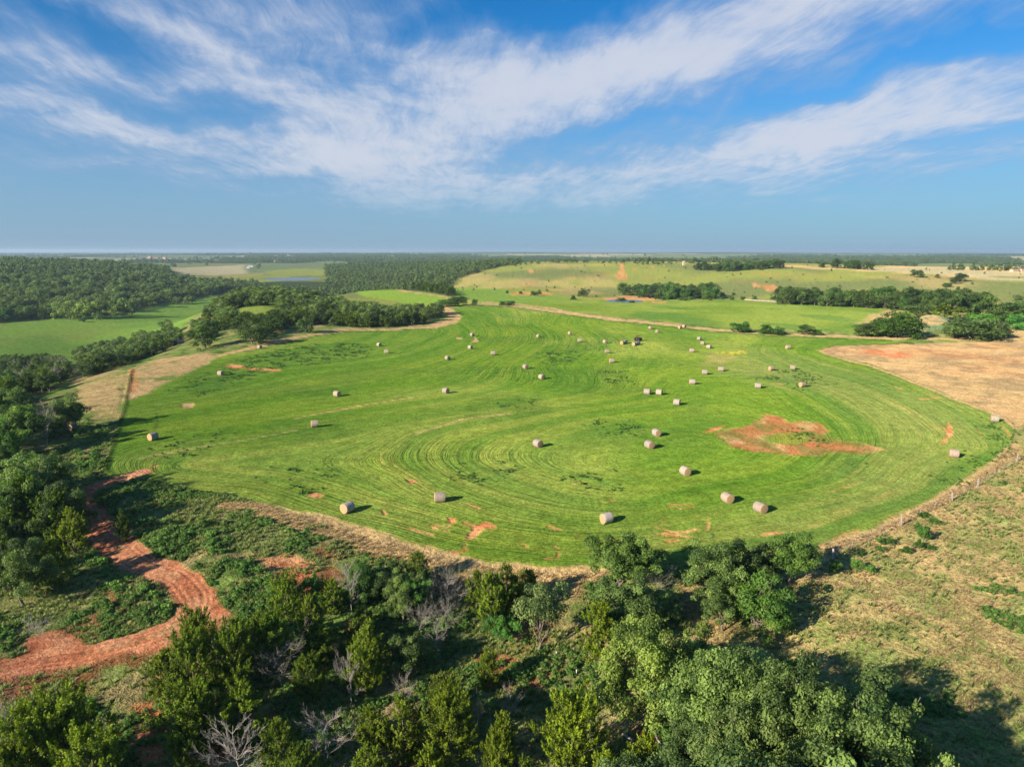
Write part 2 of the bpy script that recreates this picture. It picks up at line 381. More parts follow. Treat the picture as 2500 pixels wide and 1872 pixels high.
SOIL_LINE = [
    (T5([(1065, 1022), (1055, 1045), (1075, 1060), (1070, 1085), (1020, 1100), (990, 1092)]), 0.5),
    (T5([(1005, 925), (960, 948), (870, 938)]), 0.5), (T5([(880, 955), (970, 968)]), .4), (T5([(700, 950), (800, 980), (900, 1002)]), 0.4),
    (T5([(765, 680), (860, 715), (1000, 745)]), 0.35), (T5([(620, 540), (660, 600), (740, 640), (860, 690)]), 0.35), (T5([(1030, 795), (1150, 838)]), 0.45),
    (T5([(560, 500), (570, 570), (620, 620), (700, 650)]), 0.25), (T5([(610, 895), (680, 920)]), .35),
    (T5([(1550, 1140), (1620, 1132), (1642, 1092), (1610, 1070)]), 0.45), (T5([(1690, 1120), (1690, 1090)]), .4), (T5([(1570, 945), (1650, 975)]), 0.5),
    (T5([(1700, 980), (1830, 1030)]), 0.3), (T5([(1415, 1045), (1430, 1065)]), .6), (T5([(1720, 690), (1800, 680)]), .4), (T5([(1890, 800), (1960, 790)]), .5),
    (T6([(85, 820), (220, 808)]), 0.5), (T6([(140, 838), (230, 828)]), 0.4), (T6([(0, 955), (100, 982), (180, 980), (240, 962)]), 0.45),
    (T6([(0, 985), (110, 1000), (210, 1008)]), 0.6), (T6([(250, 875), (318, 900), (312, 970)]), 0.45), (T6([(640, 1000), (750, 985)]), 0.5),
    (T6([(0, 890), (130, 892)]), .25), (T6([(30, 935), (90, 940)]), .35), (T6([(70, 1035), (130, 1030)]), .4), (T6([(0, 870), (60, 905), (20, 940)]), .3),
    (T6([(1695, 318), (1735, 365)]), 0.5), (T6([(1650, 330), (1690, 370)]), .3), (T6([(1800, 330), (1835, 390)]), .3), (T6([(1040, 745), (1230, 680)]), 0.35),
    (T6([(1080, 862), (1300, 790), (1460, 722)]), 0.3), (T6([(840, 830), (1060, 740)]), 0.22), (T6([(1420, 885), (1520, 920)]), 0.6),
    (T6([(1630, 965), (1700, 955)]), 0.7), (T6([(680, 90), (760, 92)]), 0.5), (T6([(1930, 340), (1960, 400)]), .3), (T6([(2080, 340), (2130, 400)]), .4),
    (T6([(1590, 185), (1690, 175)]), .9), (T6([(1410, 100), (1530, 135)]), .6), (T6([(800, 985), (1000, 930), (1180, 850)]), .25), (T6([(1080, 1010), (1210, 970)]), .4),
    (T4([(540, 1060), (760, 960), (1010, 912)]), 1.2), (T4([(660, 1060), (900, 1000), (1040, 930)]), 0.35), (T4([(1120, 860), (1150, 858)]), .7), (T4([(1660, 135), (1800, 145)]), .9),
    (T4([(960, 150), (975, 230), (965, 330)]), 1.6), (T4([(1000, 180), (1010, 300)]), 1.0),
    (gs([(1515, 640), (1520, 662), (1512, 680)]), 5.0), (gs([(1540, 660), (1600, 652), (1640, 645)]), 3.0), (gs([(545, 718), (575, 725)]), 2.5)]
DRY_LINE = [   # line, width, wobble
    (gd([(490, 1088), (560, 1096), (640, 1112), (700, 1126), (800, 1160), (900, 1192), (1000, 1214), (1060, 1226), (1200, 1244), (1290, 1240)]), 3.2, 1.2),
    (gd([(560, 1110), (700, 1145), (850, 1190), (950, 1215)]), 2.0, 1.8),
    (gd([(455, 772), (540, 752), (640, 729), (750, 711), (850, 711), (930, 707), (975, 697)]), 5.0, 1.0),
    (gd([(975, 697), (985, 685), (960, 665)]), 7.0, 2.0), (gd([(930, 708), (970, 695)]), 9.0, 2.0),
    (gd([(960, 660), (1050, 657), (1110, 660), (1200, 673), (1330, 690), (1500, 708), (1640, 719), (1780, 725), (1950, 731), (2212, 733)]), 8.0, 1.6),
    (gd([(1100, 655), (1200, 668), (1260, 680)]), 5.0, 2.0), (gd([(725, 621), (800, 619), (870, 629), (950, 638), (1010, 650), (1100, 656)]), 7.0, 2.0),
    (gd([(1768, 758), (1800, 770), (1880, 790), (1980, 828), (2080, 868), (2165, 900), (2200, 925)]), 2.0, 0.4),
    (gd([(2195, 960), (2150, 1006), (2080, 1052), (2000, 1097), (1900, 1146), (1850, 1163), (1790, 1184)]), 2.2, 0.6),
    (gd([(300, 990), (500, 955), (640, 930)]), 0.5, 0.2), (gd([(640, 903), (800, 872), (900, 856)]), .8, .3), (gd([(900, 935), (1000, 905), (1100, 893)]), .8, .4)]
DRY_POLY = [
    (gd([(275, 800), (330, 778), (400, 768), (470, 764), (450, 785), (390, 812), (330, 842), (292, 858), (268, 868)]), 1.0, 2.0, 1.0),
    (gd([(150, 790), (275, 800), (265, 840), (258, 900), (200, 905), (170, 880), (168, 850), (150, 820)]), 1.0, 2.5, 0.72),
    (gd([(130, 785), (250, 770), (280, 790), (200, 800), (140, 800)]), 1.0, 1.5, 0.7),
    (gd([(650, 700), (700, 690), (740, 690), (700, 706), (640, 720)]), 2, 2, .8), (gd([(1960, 690), (2010, 690), (2060, 712), (2000, 716)]), 2, 2, 1.0),
    (gd([(2090, 700), (2212, 690), (2300, 730), (2100, 735)]), 3, 3, .9),
    (gd([(880, 1215), (1000, 1220), (1120, 1245), (1260, 1245), (1250, 1300), (1100, 1290), (960, 1250)]), 1.0, 1.5, 0.75),
    (gd([(1480, 1250), (1560, 1290), (1640, 1380), (1720, 1450), (1660, 1480), (1560, 1400), (1490, 1330)]), 1.0, 1.5, .6),
    (gd([(1530, 760), (1590, 770), (1570, 790), (1520, 790)]), 1.5, 2, .25), (gd([(1880, 680), (1920, 668), (1960, 672), (1900, 698), (1850, 700)]), 2, 4, .7)]
WEED = [   # dark weedy patches of the hay field
    gd([(1000, 1010), (1080, 1000), (1130, 1010), (1110, 1035), (1040, 1040), (1000, 1030)]), gd([(1280, 915), (1350, 910), (1400, 920), (1370, 940), (1300, 935)]),
    gd([(1220, 1040), (1330, 1020), (1370, 1030), (1330, 1070), (1250, 1080)]), gd([(600, 1010), (680, 1000), (710, 1030), (650, 1070), (590, 1050)]),
    gd([(1150, 760), (1250, 755), (1260, 780), (1180, 785)]), gd([(1300, 800), (1350, 800), (1360, 830), (1300, 825)]), gd([(1690, 935), (1750, 930), (1800, 980), (1850, 985), (1880, 1010), (1790, 975)]),
    gd([(380, 840), (460, 800), (560, 785), (560, 810), (440, 850)]), gd([(530, 775), (640, 745), (780, 740), (800, 770), (640, 790), (540, 800)]), gd([(350, 960), (450, 930), (470, 950), (390, 990)]),
    gd([(1640, 815), (1720, 800), (1800, 830), (1720, 840)]), gd([(2140, 905), (2185, 925), (2170, 980), (2060, 1045), (2090, 1000), (2150, 960)]), gd([(1080, 870), (1140, 868), (1130, 882), (1080, 882)])]
HAYBITS = [gd([(390, 872), (420, 870), (415, 880), (392, 880)]), gs([(1148, 838), (1160, 823), (1165, 830), (1170, 834), (1145, 836)]), gs([(1114, 824), (1128, 824), (1126, 828), (1114, 828)])]
YELLOW = gs([(1745, 862), (1775, 858), (1824, 856), (1824, 863), (1780, 866)])

# direction of the mowing rows: a smooth field whose level lines follow the swaths
CTRL = [
    (0, [(300, 1035), (520, 1075), (800, 1160), (1060, 1215), (1240, 1235), (1500, 1210), (1760, 1178), (1950, 1110), (2120, 1020), (2188, 940), (2080, 868), (1900, 797), (1790, 769)]),
    (12, [(350, 1020), (520, 1030), (650, 1055), (780, 1095), (1000, 1150), (1300, 1180), (1700, 1130), (1950, 1050), (2090, 965), (2000, 885), (1850, 820), (1720, 775)]),
    (6, [(300, 990), (500, 955), (800, 905), (1080, 860), (1180, 790), (1190, 700)]),
    (20, [(1400, 740), (1410, 800), (1350, 850), (1100, 890), (900, 925), (825, 965), (860, 1030), (1000, 1095), (1250, 1145), (1600, 1090), (1900, 1010), (1960, 950), (1880, 870), (1700, 805), (1600, 745)]),
    (-14, [(320, 920), (600, 870), (900, 830), (1050, 770), (1090, 690)]),
    (-40, [(380, 850), (600, 800), (850, 770), (980, 715)]),
    (34, [(1500, 850), (1250, 895), (1030, 950), (1000, 1000), (1150, 1060), (1400, 1090), (1700, 1030), (1800, 960), (1700, 880), (1580, 830)]),
    (46, [(1350, 960), (1500, 920), (1600, 960), (1450, 1020)])]
cp, cvv = [], []
for v, pts in CTRL:
    w = gd(pts)
    cp.append(w); cvv += [v] * len(pts)
cp = np.concatenate(cp) / 100.0; cvv = np.array(cvv, float)
def _U(r2): return np.where(r2 < 1e-12, 0.0, 0.5 * r2 * np.log(r2 + 1e-12))
n_ = len(cp); K = _U(((cp[:, None] - cp[None]) ** 2).sum(-1)) + np.eye(n_) * 0.002
A = np.zeros((n_ + 3, n_ + 3)); A[:n_, :n_] = K; A[:n_, n_:] = np.c_[np.ones(n_), cp]; A[n_:, :n_] = A[:n_, n_:].T
sol = np.linalg.solve(A, np.r_[cvv, 0, 0, 0])
def swath(P):
    Q = P / 100.0; s = sol[n_] + Q @ sol[n_ + 1:]
    for k in range(n_): s = s + sol[k] * _U(((Q - cp[k]) ** 2).sum(-1))
    return s

# ------------------------------------------------------------------ the terrain grid: fine where the eye is near
fine = np.radians(np.arange(-41, 41.001, 0.115))
coarse = np.radians(np.arange(-176, -41, 4.5)); coarse2 = np.radians(np.arange(44.5, 181, 4.5))
AZ = np.concatenate([coarse, fine, coarse2]); NA = len(AZ)
dep = np.radians(np.concatenate([np.arange(80, 46, -3.0), np.arange(44, 1.6, -0.085), np.arange(1.6, 0.28, -0.022)]))
RR = CAM_H / np.tan(dep)
RR = np.concatenate([[1.5], RR, np.array([8200, 9000, 10000, 11500, 12800, 14500, 16500])]); NR = len(RR)
gx = (RR[:, None] * np.sin(AZ)[None]).ravel(); gy = (RR[:, None] * np.cos(AZ)[None]).ravel()
P = np.stack([gx, gy], -1); D = np.hypot(gx, gy)
gz = height(gx, gy)

road = np.maximum(stroke(P, ROAD_L, 4.0, 0.35, 0.6, 2.5), area(P, ROAD_B, 0.5, 0.9, 4, 7))
road = np.maximum(road, area(P, ROAD_C, .5, .8, 4, 9))
roadw = stroke(P, ROAD_L, 8.0, 1.2)
nearrow = D < 300
m_field = area(P, FIELD, 0.35, 0.25, 3, 4); m_f2 = area(P, FIELD2, 1.5, 1.0); m_f3 = area(P, FIELD3, 2, 1.5)
m_tan = area(P, TAN, 0.5, 0.6, 5, 6); m_past = area(P, PAST, 1.0, 1.5, 8, 7); m_val = area(P, VALLEY, 3, 3, 30, 8)
m_mound = area(P, MOUND, 3, 1)
gz = gz + m_mound * 3.0
gz = gz - 0.35 * roadw + 0.1 * road
rough0 = sstep(240, 130, D) * (1 - m_field) * (1 - road) * (1 - 0.5 * m_past)
gz = gz + rough0 * (fbm(gx, gy, 3.5, 3, 40) - 0.5) * 0.7
gz = gz + m_field * (fbm(gx, gy, 9, 3, 41) - 0.5) * 0.25

C_CROP = np.array([0.128, 0.216, 0.022]); C_CROP2 = np.array([0.20, 0.265, 0.045]); C_WEED = np.array([0.035, 0.10, 0.022])
C_DRY = np.array([0.50, 0.34, 0.155]); C_DRY2 = np.array([0.34, 0.24, 0.12]); C_SOIL = np.array([0.50, 0.18, 0.075]); C_SOILP = np.array([0.62, 0.30, 0.14]); C_SOILD = np.array([0.26, 0.085, 0.045])
C_RG = np.array([0.12, 0.19, 0.04]); C_RG2 = np.array([0.21, 0.22, 0.075]); C_RD = np.array([0.045, 0.085, 0.02])
C_VAL = np.array([0.165, 0.265, 0.045]); C_HILL = np.array([0.20, 0.225, 0.052]); C_HILL2 = np.array([0.135, 0.16, 0.055])
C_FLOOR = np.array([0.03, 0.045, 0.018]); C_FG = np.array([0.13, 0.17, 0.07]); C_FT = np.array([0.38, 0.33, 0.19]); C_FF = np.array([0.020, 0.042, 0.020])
def lerp(a, b, m): return a + (b - a) * m[:, None]
def ones(c): return np.broadcast_to(c, (len(P), 3)).astype(float).copy()
n1 = fbm(gx, gy, 3.0, 4, 51); n2 = fbm(gx, gy, 14, 4, 52); n3 = fbm(gx, gy, 55, 4, 53); n4 = fbm(gx, gy, 0.9, 3, 54)
azv = np.arctan2(gx, gy)
# rough ground near the camera
col = lerp(ones(C_RG), C_RG2, sstep(0.42, 0.62, n2)); col = lerp(col, ones(C_RD), sstep(0.5, 0.66, n1) * 0.7); col = lerp(col, ones(C_DRY2), sstep(0.56, 0.7, fbm(gx, gy, 6, 4, 60)) * 0.6)
col = lerp(col, ones(C_SOILD), sstep(0.60, 0.70, fbm(gx, gy, 8, 4, 61)) * sstep(120, 80, D) * 0.75)
# beyond the fields: rolling pasture
hill = sstep(470, 560, D)
chill = lerp(ones(C_HILL), C_HILL2, sstep(0.40, 0.62, fbm(gx, gy, 90, 5, 62))); chill = lerp(chill, ones(C_DRY), sstep(0.52, 0.72, fbm(gx, gy * 0.4, 60, 4, 63)) * 0.35)
chill = lerp(chill, ones(C_SOIL), sstep(0.645, 0.72, fbm(gx, gy, 45, 4, 64)) * 0.12 * (azv > -0.1))
green_low = area(P, gs([(1080, 700), (1200, 705), (1330, 720), (1500, 740), (1250, 742), (1150, 735), (1000, 715)]), 12, 8); chill = lerp(chill, ones(C_VAL) * 0.9, green_low)
col = lerp(col, chill, hill)
tanplat = area(P, gd([(1650, 573), (1862, 580), (1960, 574), (2350, 579), (2350, 612), (2212, 608), (2080, 598), (1960, 590), (1880, 586), (1700, 578)]), 8, 12, 60, 12)
col = lerp(col, lerp(ones(C_DRY), C_FT * 0.9, sstep(0.4, 0.6, fbm(gx, gy * 0.3, 70, 3, 66))), tanplat * 0.92)
grl = area(P, gs([(2400, 672), (2560, 676), (2560, 682), (2420, 676)]), 6, 5); col = lerp(col, ones(C_HILL2), grl * .8)
# far plain: section fields, woods, ridges
far = sstep(1750, 2300, D)
cellx = np.floor(gx / 430.0 + 0.3 * vnoise(gx / 900, gy / 900, 3)); celly = np.floor(gy / 620.0 + 0.3 * vnoise(gx / 900, gy / 900, 4)); hc = _hash(cellx, celly, 71)
cfar = np.where(hc[:, None] < 0.50, C_FG, np.where(hc[:, None] < 0.66, C_FT * .9, C_HILL2)) * (0.85 + 0.3 * _hash(cellx, celly, 72))[:, None]
def far_woods(x, y):
    d = np.hypot(x, y); a = np.arctan2(x, y)
    f = fbm(x, y, 1150, 5, 73)
    f = f * 0.72 + 0.28 * fbm(x * .25 + 50, y, 620, 3, 74)
    thr = 0.53 - 0.035 * sstep(5000, 10000, d)
    return sstep(thr - 0.012, thr + 0.012, f)
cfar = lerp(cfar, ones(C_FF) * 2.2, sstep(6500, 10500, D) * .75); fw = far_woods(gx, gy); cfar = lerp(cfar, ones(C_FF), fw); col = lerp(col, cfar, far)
dryfar = area(P, gs([(415, 655), (480, 652), (600, 646), (600, 668), (520, 672), (440, 670)]), 15, 15, 80, 14)
gfar = area(P, gs([(650, 662), (720, 655), (800, 660), (780, 672), (660, 674)]), 10, 12, 80, 15)
# pastures and fields
lowm = sstep(0.4, 0.6, fbm(gx, gy, 40, 4, 81))
cval = lerp(ones(C_VAL), C_VAL * np.array([0.78, 0.86, 0.9]), lowm); cval = lerp(cval, ones(C_HILL), sstep(0.55, 0.7, fbm(gx, gy * .4, 25, 4, 82)) * 0.5)
col = lerp(col, cval, m_val)
# valley floor beyond the pasture, towards the lake
vfar = sstep(700, 760, D) * sstep(1750, 1500, D) * sstep(-0.23, -0.30, -azv * 0 + azv * 1.0) * 0
cpast = lerp(ones(C_DRY) * np.array([.86, .93, .9]), C_RG2 * 1.35, sstep(0.47, 0.68, fbm(gx, gy, 5, 5, 83))); cpast = lerp(cpast, ones(C_RG), sstep(0.52, 0.68, fbm(gx, gy, 1.6, 3, 84)) * sstep(200, 60, D) * 0.6)
cpast = lerp(cpast, ones(C_RG) * 1.0, sstep(0.5, 0.62, fbm(gx + gy * .3, gy * .35, 7, 3, 85)) * 0.45)
grn = sstep(95, 48, D); cpast = lerp(cpast, ones(C_RG) * 0.9, grn * sstep(.3, .6, n2 + .1) * .8)
for ln in (gd([(2212, 1180), (2060, 1280), (1950, 1350), (1850, 1450)]), gd([(2212, 1240), (2110, 1330), (2140, 1440), (2212, 1480)])):
    cpast = lerp(cpast, ones(C_RG) * 0.8, stroke(P, ln, 1.2, 0.6, 0.8) * 0.2)
col = lerp(col, cpast, m_past)
ctan = lerp(ones(C_DRY), C_DRY2, sstep(0.45, 0.66, fbm(gx, gy, 7, 5, 86))); ctan = lerp(ctan, ones(C_SOIL) * 0.95, sstep(0.58, 0.72, fbm(gx, gy, 22, 4, 87)) * 0.25)
col = lerp(col, ctan, m_tan)
crop = lerp(ones(C_CROP), C_CROP2, sstep(0.45, 0.72, n3) * 0.8); crop = lerp(crop, C_CROP * np.array([0.62, 0.72, 1.0]), sstep(0.48, 0.68, fbm(gx, gy, 24, 4, 88)) * 0.55)
edgeP = area(P, gd([(1560, 740), (1800, 780), (2000, 840), (2190, 930), (2100, 1040), (1800, 1170), (1400, 1190), (1500, 1160), (1800, 1050), (1900, 950), (1780, 870), (1560, 800)]), 10, 6, 20)
crop = lerp(crop, np.array([0.185, 0.225, 0.06]) * np.ones_like(crop), edgeP * 0.55)
upl = area(P, gd([(300, 900), (700, 800), (1000, 760), (1100, 660), (980, 660), (600, 740), (350, 830)]), 10, 6, 20); crop = lerp(crop, C_CROP * np.array([0.85, 0.95, 1.1]) * np.ones_like(crop), upl * 0.7)
col = lerp(col, crop, m_field)
c2 = lerp(ones(C_CROP) * np.array([1.05, 0.95, 1.3]), C_CROP2 * 0.95, sstep(0.35, 0.65, fbm(gx, gy, 45, 4, 89))); c2 = lerp(c2, ones(C_WEED) * 1.5, sstep(.55, .7, fbm(gx, gy * .5, 20, 4, 90)) * .5)
col = lerp(col, c2, m_f2)
col = lerp(col, ones(C_CROP2) * np.array([0.95, 1.1, 0.9]), m_f3)
col = lerp(col, ones(np.array([0.11, 0.17, 0.09])), m_mound)
clr = area(P, gs([(560, 760), (640, 742), (680, 755), (640, 800), (560, 790)]), 4, 4); col = lerp(col, ones(C_CROP2), clr * .8)
weed = np.zeros(len(P))
for w_ in WEED: weed = np.maximum(weed, area(P, w_, 5.0, 4.0, 6, 91))
col = lerp(col, ones(C_WEED) * 1.5, weed * sstep(0.42, 0.62, fbm(gx, gy, 2.2, 4, 92)) * 0.38)
dry = np.zeros(len(P))
for poly, sf, wb, st in DRY_POLY: dry = np.maximum(dry, area(P, poly, sf, wb, 5, 93) * st)
dry *= sstep(0.30, 0.48, n1 * .5 + n2 * .5)
for ln, wd, wb in DRY_LINE: dry = np.maximum(dry, stroke(P, ln, wd, 0.35 + wd * 0.08, wb, 3.0, 94) * 0.95)
for poly in HAYBITS: dry = np.maximum(dry, area(P, poly, 0.4, 0.3, 2))
col = lerp(col, lerp(ones(C_DRY), C_DRY2, sstep(0.5, 0.7, n4)), dry)
soil = np.zeros(len(P))
for poly, sf, wb in SOIL_POLY: soil = np.maximum(soil, area(P, poly, sf, wb, 3.5 + wb, 95) * (0.92 if np.hypot(*poly[0]) < 450 else 0.55))
patch = SOIL_POLY[5][0]
for ln, wd in SOIL_LINE: soil = np.maximum(soil, stroke(P, ln, wd * 1.15, 0.28, 0.15 + wd * 0.3, 1.6, 96) * sstep(0.25, 0.5, fbm(gx, gy, 2.5, 3, 97)) * (0.68 if wd > .38 else 0.25))
soil *= 1 - 0.8 * area(P, T6([(650, 410), (740, 388), (930, 378), (910, 440), (800, 462), (700, 442)]), 0.6, 0.8, 3)
soil *= 1 - 0.4 * area(P, T6([(930, 385), (1080, 392), (1200, 440), (1220, 470), (1080, 450), (950, 420)]), 0.8, 1.0, 3)
mp_ = area(P, patch, 0.8, 1.6, 5.1, 95); csoil = lerp(lerp(ones(C_SOIL), C_SOILP, sstep(0.4, 0.65, n1)), C_SOIL * np.array([0.55, 0.62, 0.60]) * np.ones((len(P), 3)), mp_ * 0.8)
csoil = lerp(csoil, ones(C_DRY), mp_ * sstep(0.56, 0.66, fbm(gx, gy * .6, 4, 4, 98)) * 0.5); csoil = lerp(csoil, ones(C_WEED) * 1.6, mp_ * sstep(0.48, 0.60, fbm(gx, gy * .6, 3, 4, 99)) * 0.45)
lowsoil = sstep(95, 85, D) * (azv > -0.25)
csoil = lerp(csoil, ones(C_SOILD), lowsoil * .8)
col = lerp(col, csoil, soil)
col = lerp(col, np.array([0.42, 0.36, 0.02]) * np.ones_like(col), area(P, YELLOW, .5, .8, 2) * .6 * sstep(.35, .6, n4))
hedge = stroke(P, gd([(287, 798), (279, 830), (270, 880), (252, 940), (237, 980), (227, 1020)]), 0.9, 0.4, 0.3); col = lerp(col, ones(C_RD) * 0.6, hedge * 0.8)
for ln in (T4([(870, 290), (880, 310), (900, 320)]), T4([(1140, 600), (1160, 540), (1150, 480)])): col = lerp(col, ones(C_RD), stroke(P, ln, .5, .3) * .6)
# woodland floor
def rank(name): return WOODS[name]
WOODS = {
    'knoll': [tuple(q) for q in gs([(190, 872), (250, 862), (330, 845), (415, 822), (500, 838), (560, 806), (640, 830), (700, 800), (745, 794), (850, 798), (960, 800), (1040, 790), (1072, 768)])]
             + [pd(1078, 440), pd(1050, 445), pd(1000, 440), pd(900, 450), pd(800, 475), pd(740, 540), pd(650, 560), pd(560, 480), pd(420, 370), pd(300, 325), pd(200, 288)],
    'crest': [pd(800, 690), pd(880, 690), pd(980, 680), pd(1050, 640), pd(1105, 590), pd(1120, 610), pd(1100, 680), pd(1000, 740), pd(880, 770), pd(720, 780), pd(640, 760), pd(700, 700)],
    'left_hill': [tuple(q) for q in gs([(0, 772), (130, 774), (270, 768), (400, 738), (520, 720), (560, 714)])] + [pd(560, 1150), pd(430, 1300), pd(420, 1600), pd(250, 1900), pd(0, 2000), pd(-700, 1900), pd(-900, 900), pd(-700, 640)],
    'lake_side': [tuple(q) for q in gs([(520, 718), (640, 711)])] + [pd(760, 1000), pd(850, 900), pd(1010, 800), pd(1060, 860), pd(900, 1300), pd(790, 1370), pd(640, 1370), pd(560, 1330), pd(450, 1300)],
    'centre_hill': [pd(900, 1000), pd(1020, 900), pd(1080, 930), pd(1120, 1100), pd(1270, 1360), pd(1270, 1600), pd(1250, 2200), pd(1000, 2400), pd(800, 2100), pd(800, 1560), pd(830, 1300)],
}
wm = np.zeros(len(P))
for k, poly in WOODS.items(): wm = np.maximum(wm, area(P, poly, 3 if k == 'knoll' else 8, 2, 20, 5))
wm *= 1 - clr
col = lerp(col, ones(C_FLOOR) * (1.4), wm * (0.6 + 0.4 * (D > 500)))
col = lerp(col, ones(C_FT), dryfar * 0.95); col = lerp(col, ones(C_HILL), gfar)
croad = lerp(ones(C_SOIL) * np.array([.80, .82, .95]), C_SOILP * np.array([.80, .82, .92]), sstep(0.35, 0.65, n1)); croad = lerp(croad, ones(C_SOILD) * 1.2, sstep(0.50, 0.64, n2) * 0.6)
rd = np.zeros(len(P)); sel = np.where(D < 200)[0]; rd[sel] = dist_line(P[sel], ROAD_L)
rd = rd + (fbm(gx, gy, 2.5, 2, 77) - .5) * .25; rut = np.maximum(sstep(0.28, 0.08, np.abs(rd - 0.9)), .8 * sstep(.22, .06, np.abs(rd - 1.55))) * road; edge_r = np.maximum(sstep(0.16, 0.04, np.abs(rd - 1.22)), sstep(.15, .03, np.abs(rd - .5))) * road
croad = lerp(croad, ones(C_SOILP), rut * 0.4); croad = lerp(croad, ones(C_SOILD) * 1.1, edge_r * 0.4); croad = lerp(croad, ones(C_RG2), sstep(.2, .0, rd) * sstep(.5, .62, fbm(gx, gy, 2, 3, 78)) * .7)
col = lerp(col, croad, road)
gz = gz - rut * 0.06 + edge_r * .025 + road * (fbm(gx, gy, .7, 3, 79) - .5) * .12
gz = gz - hedge * -0.25
# small colour break-up
col *= (0.86 + 0.28 * n4)[:, None]

reg = np.zeros(len(P), int)
NAMES = ['ground', 'hay_field', 'far_hay_field', 'dry_grass_field', 'dry_pasture', 'dirt_road', 'valley_pasture', 'hillside_pasture', 'plain']
reg[hill > .5] = 7; reg[far > .5] = 8; reg[wm > 0.5] = 0
reg[m_val > .5] = 6; reg[m_past > .5] = 4; reg[m_tan > .5] = 3; reg[m_field > .5] = 1; reg[(m_f2 > .5) | (m_f3 > .5)] = 2; reg[road > .5] = 5
SW = swath(P[m_field > 0]); swf = np.zeros(len(P)); swf[m_field > 0] = SW
rows = m_field * (1 - soil * .7) * (1 - dry) + 0.35 * m_tan
# rows of the other sheets run along one direction
o = (m_field <= 0); swf[o] = (gx[o] * 0.5 + gy[o] * 0.86)
rows = np.maximum(rows, 0.35 * m_f2)
tuft = np.clip(rough0 + 0.9 * m_past + 0.7 * m_tan + dry * .6, 0, 1)
idx = np.arange(NR * NA).reshape(NR, NA)
q0 = idx[:-1]; q1 = idx[1:]
F = np.stack([q0.ravel(), q1.ravel(), np.roll(q1, -1, 1).ravel(), np.roll(q0, -1, 1).ravel()], -1)[:, ::-1]
V = np.stack([gx, gy, gz], -1)

def mesh_np(name, V, F, attrs=None, colors=None, smooth=True, mats=(), mat_idx=None):
    """V (n,3); F: list of int arrays (k,m) of equal-sided faces"""
    if isinstance(F, np.ndarray): F = [F]
    F = [f for f in F if len(f)]
    me = bpy.data.meshes.new(name)
    me.vertices.add(len(V)); me.vertices.foreach_set('co', np.ascontiguousarray(V, dtype=np.float32).ravel())
    ls = np.concatenate([f.ravel() for f in F]).astype(np.int32); cnt = np.concatenate([np.full(len(f), f.shape[1]) for f in F])
    st = np.concatenate([[0], np.cumsum(cnt)[:-1]]).astype(np.int32)
    me.loops.add(len(ls)); me.loops.foreach_set('vertex_index', ls)
    me.polygons.add(len(cnt)); me.polygons.foreach_set('loop_start', st)
    me.polygons.foreach_set('use_smooth', np.full(len(cnt), smooth, dtype=bool))
    if mat_idx is not None: me.polygons.foreach_set('material_index', np.asarray(mat_idx, dtype=np.int32))
    for m in mats: me.materials.append(m)
    for k, v in (attrs or {}).items():
        a = me.attributes.new(k, 'FLOAT', 'POINT'); a.data.foreach_set('value', np.asarray(v, dtype=np.float32))
    for k, v in (colors or {}).items():
        a = me.attributes.new(k, 'FLOAT_COLOR', 'POINT'); c = np.ones((len(V), 4), dtype=np.float32); c[:, :3] = v; a.data.foreach_set('color', c.ravel())
    me.update(calc_edges=True)
    return me
def link(name, me, parent=None, **props):
    ob = bpy.data.objects.new(name, me); scene.collection.objects.link(ob)
    if parent is not None: ob.parent = parent
    for k, v in props.items():
        if v is not None: ob[k] = v
    return ob

# ------------------------------------------------------------------ ground material
def new_mat(name):
    m = bpy.data.materials.new(name); m.use_nodes = True; t = NT(m.node_tree)
    out = t.node('ShaderNodeOutputMaterial'); return m, t, out
gm, G, gout = new_mat("soil_and_grass")
geo = G.node('ShaderNodeNewGeometry'); pos = geo.outputs['Position']
base = G.attr('albedo').outputs['Color']; sw = G.attr('swath').outputs['Fac']; rw = G.attr('rows').outputs['Fac']; tf = G.attr('tuft').outputs['Fac']
sxyz = G.node('ShaderNodeSeparateXYZ'); G.l.new(pos, sxyz.inputs[0])
# rows: noise that is long along the swath and narrow across it
rv = G.node('ShaderNodeCombineXYZ'); G.l.new(sw, rv.inputs[0])
G.l.new(G.math('MULTIPLY', sxyz.outputs[0], 0.035), rv.inputs[1]); G.l.new(G.math('MULTIPLY', sxyz.outputs[1], 0.035), rv.inputs[2])
r_n = G.noise(rv.outputs[0], 1.1, 4, 0.65); r_w = G.noise(rv.outputs[0], 0.22, 3, 0.6); r_f = G.noise(rv.outputs[0], 2.6, 2, 0.5)
pn = G.noise(pos, 1.9, 3, 0.6); pb = G.noise(pos, 0.35, 4, 0.6); pf = G.noise(pos, 5.5, 2, 0.6)
dark_row = G.math('MAXIMUM', G.smooth(r_n, 0.50, 0.36, 0, 1), G.smooth(r_f, 0.42, 0.30, 0, 1.0))
pale_row = G.smooth(r_n, 0.56, 0.72, 0, 1)
c = G.mix(G.math('MULTIPLY', G.math('MULTIPLY', G.math('MULTIPLY', dark_row, G.smooth(G.noise(pos, 0.03, 3, .6), .38, .62)), rw), 0.45), base, G.mix(1.0, base, (0.45, 0.60, 0.8), 'MULTIPLY'))
c = G.mix(G.math('MULTIPLY', G.math('MULTIPLY', pale_row, rw), 0.24), c, G.mix(1.0, c, (1.9, 1.30, 2.4), 'MULTIPLY'))
c = G.mix(G.math('MULTIPLY', rw, 0.85), c, G.mix(1.0, c, G.mix(G.smooth(r_w, .36, .64), (0.74, 0.88, 0.85), (1.28, 1.10, 1.25)), 'MULTIPLY'))
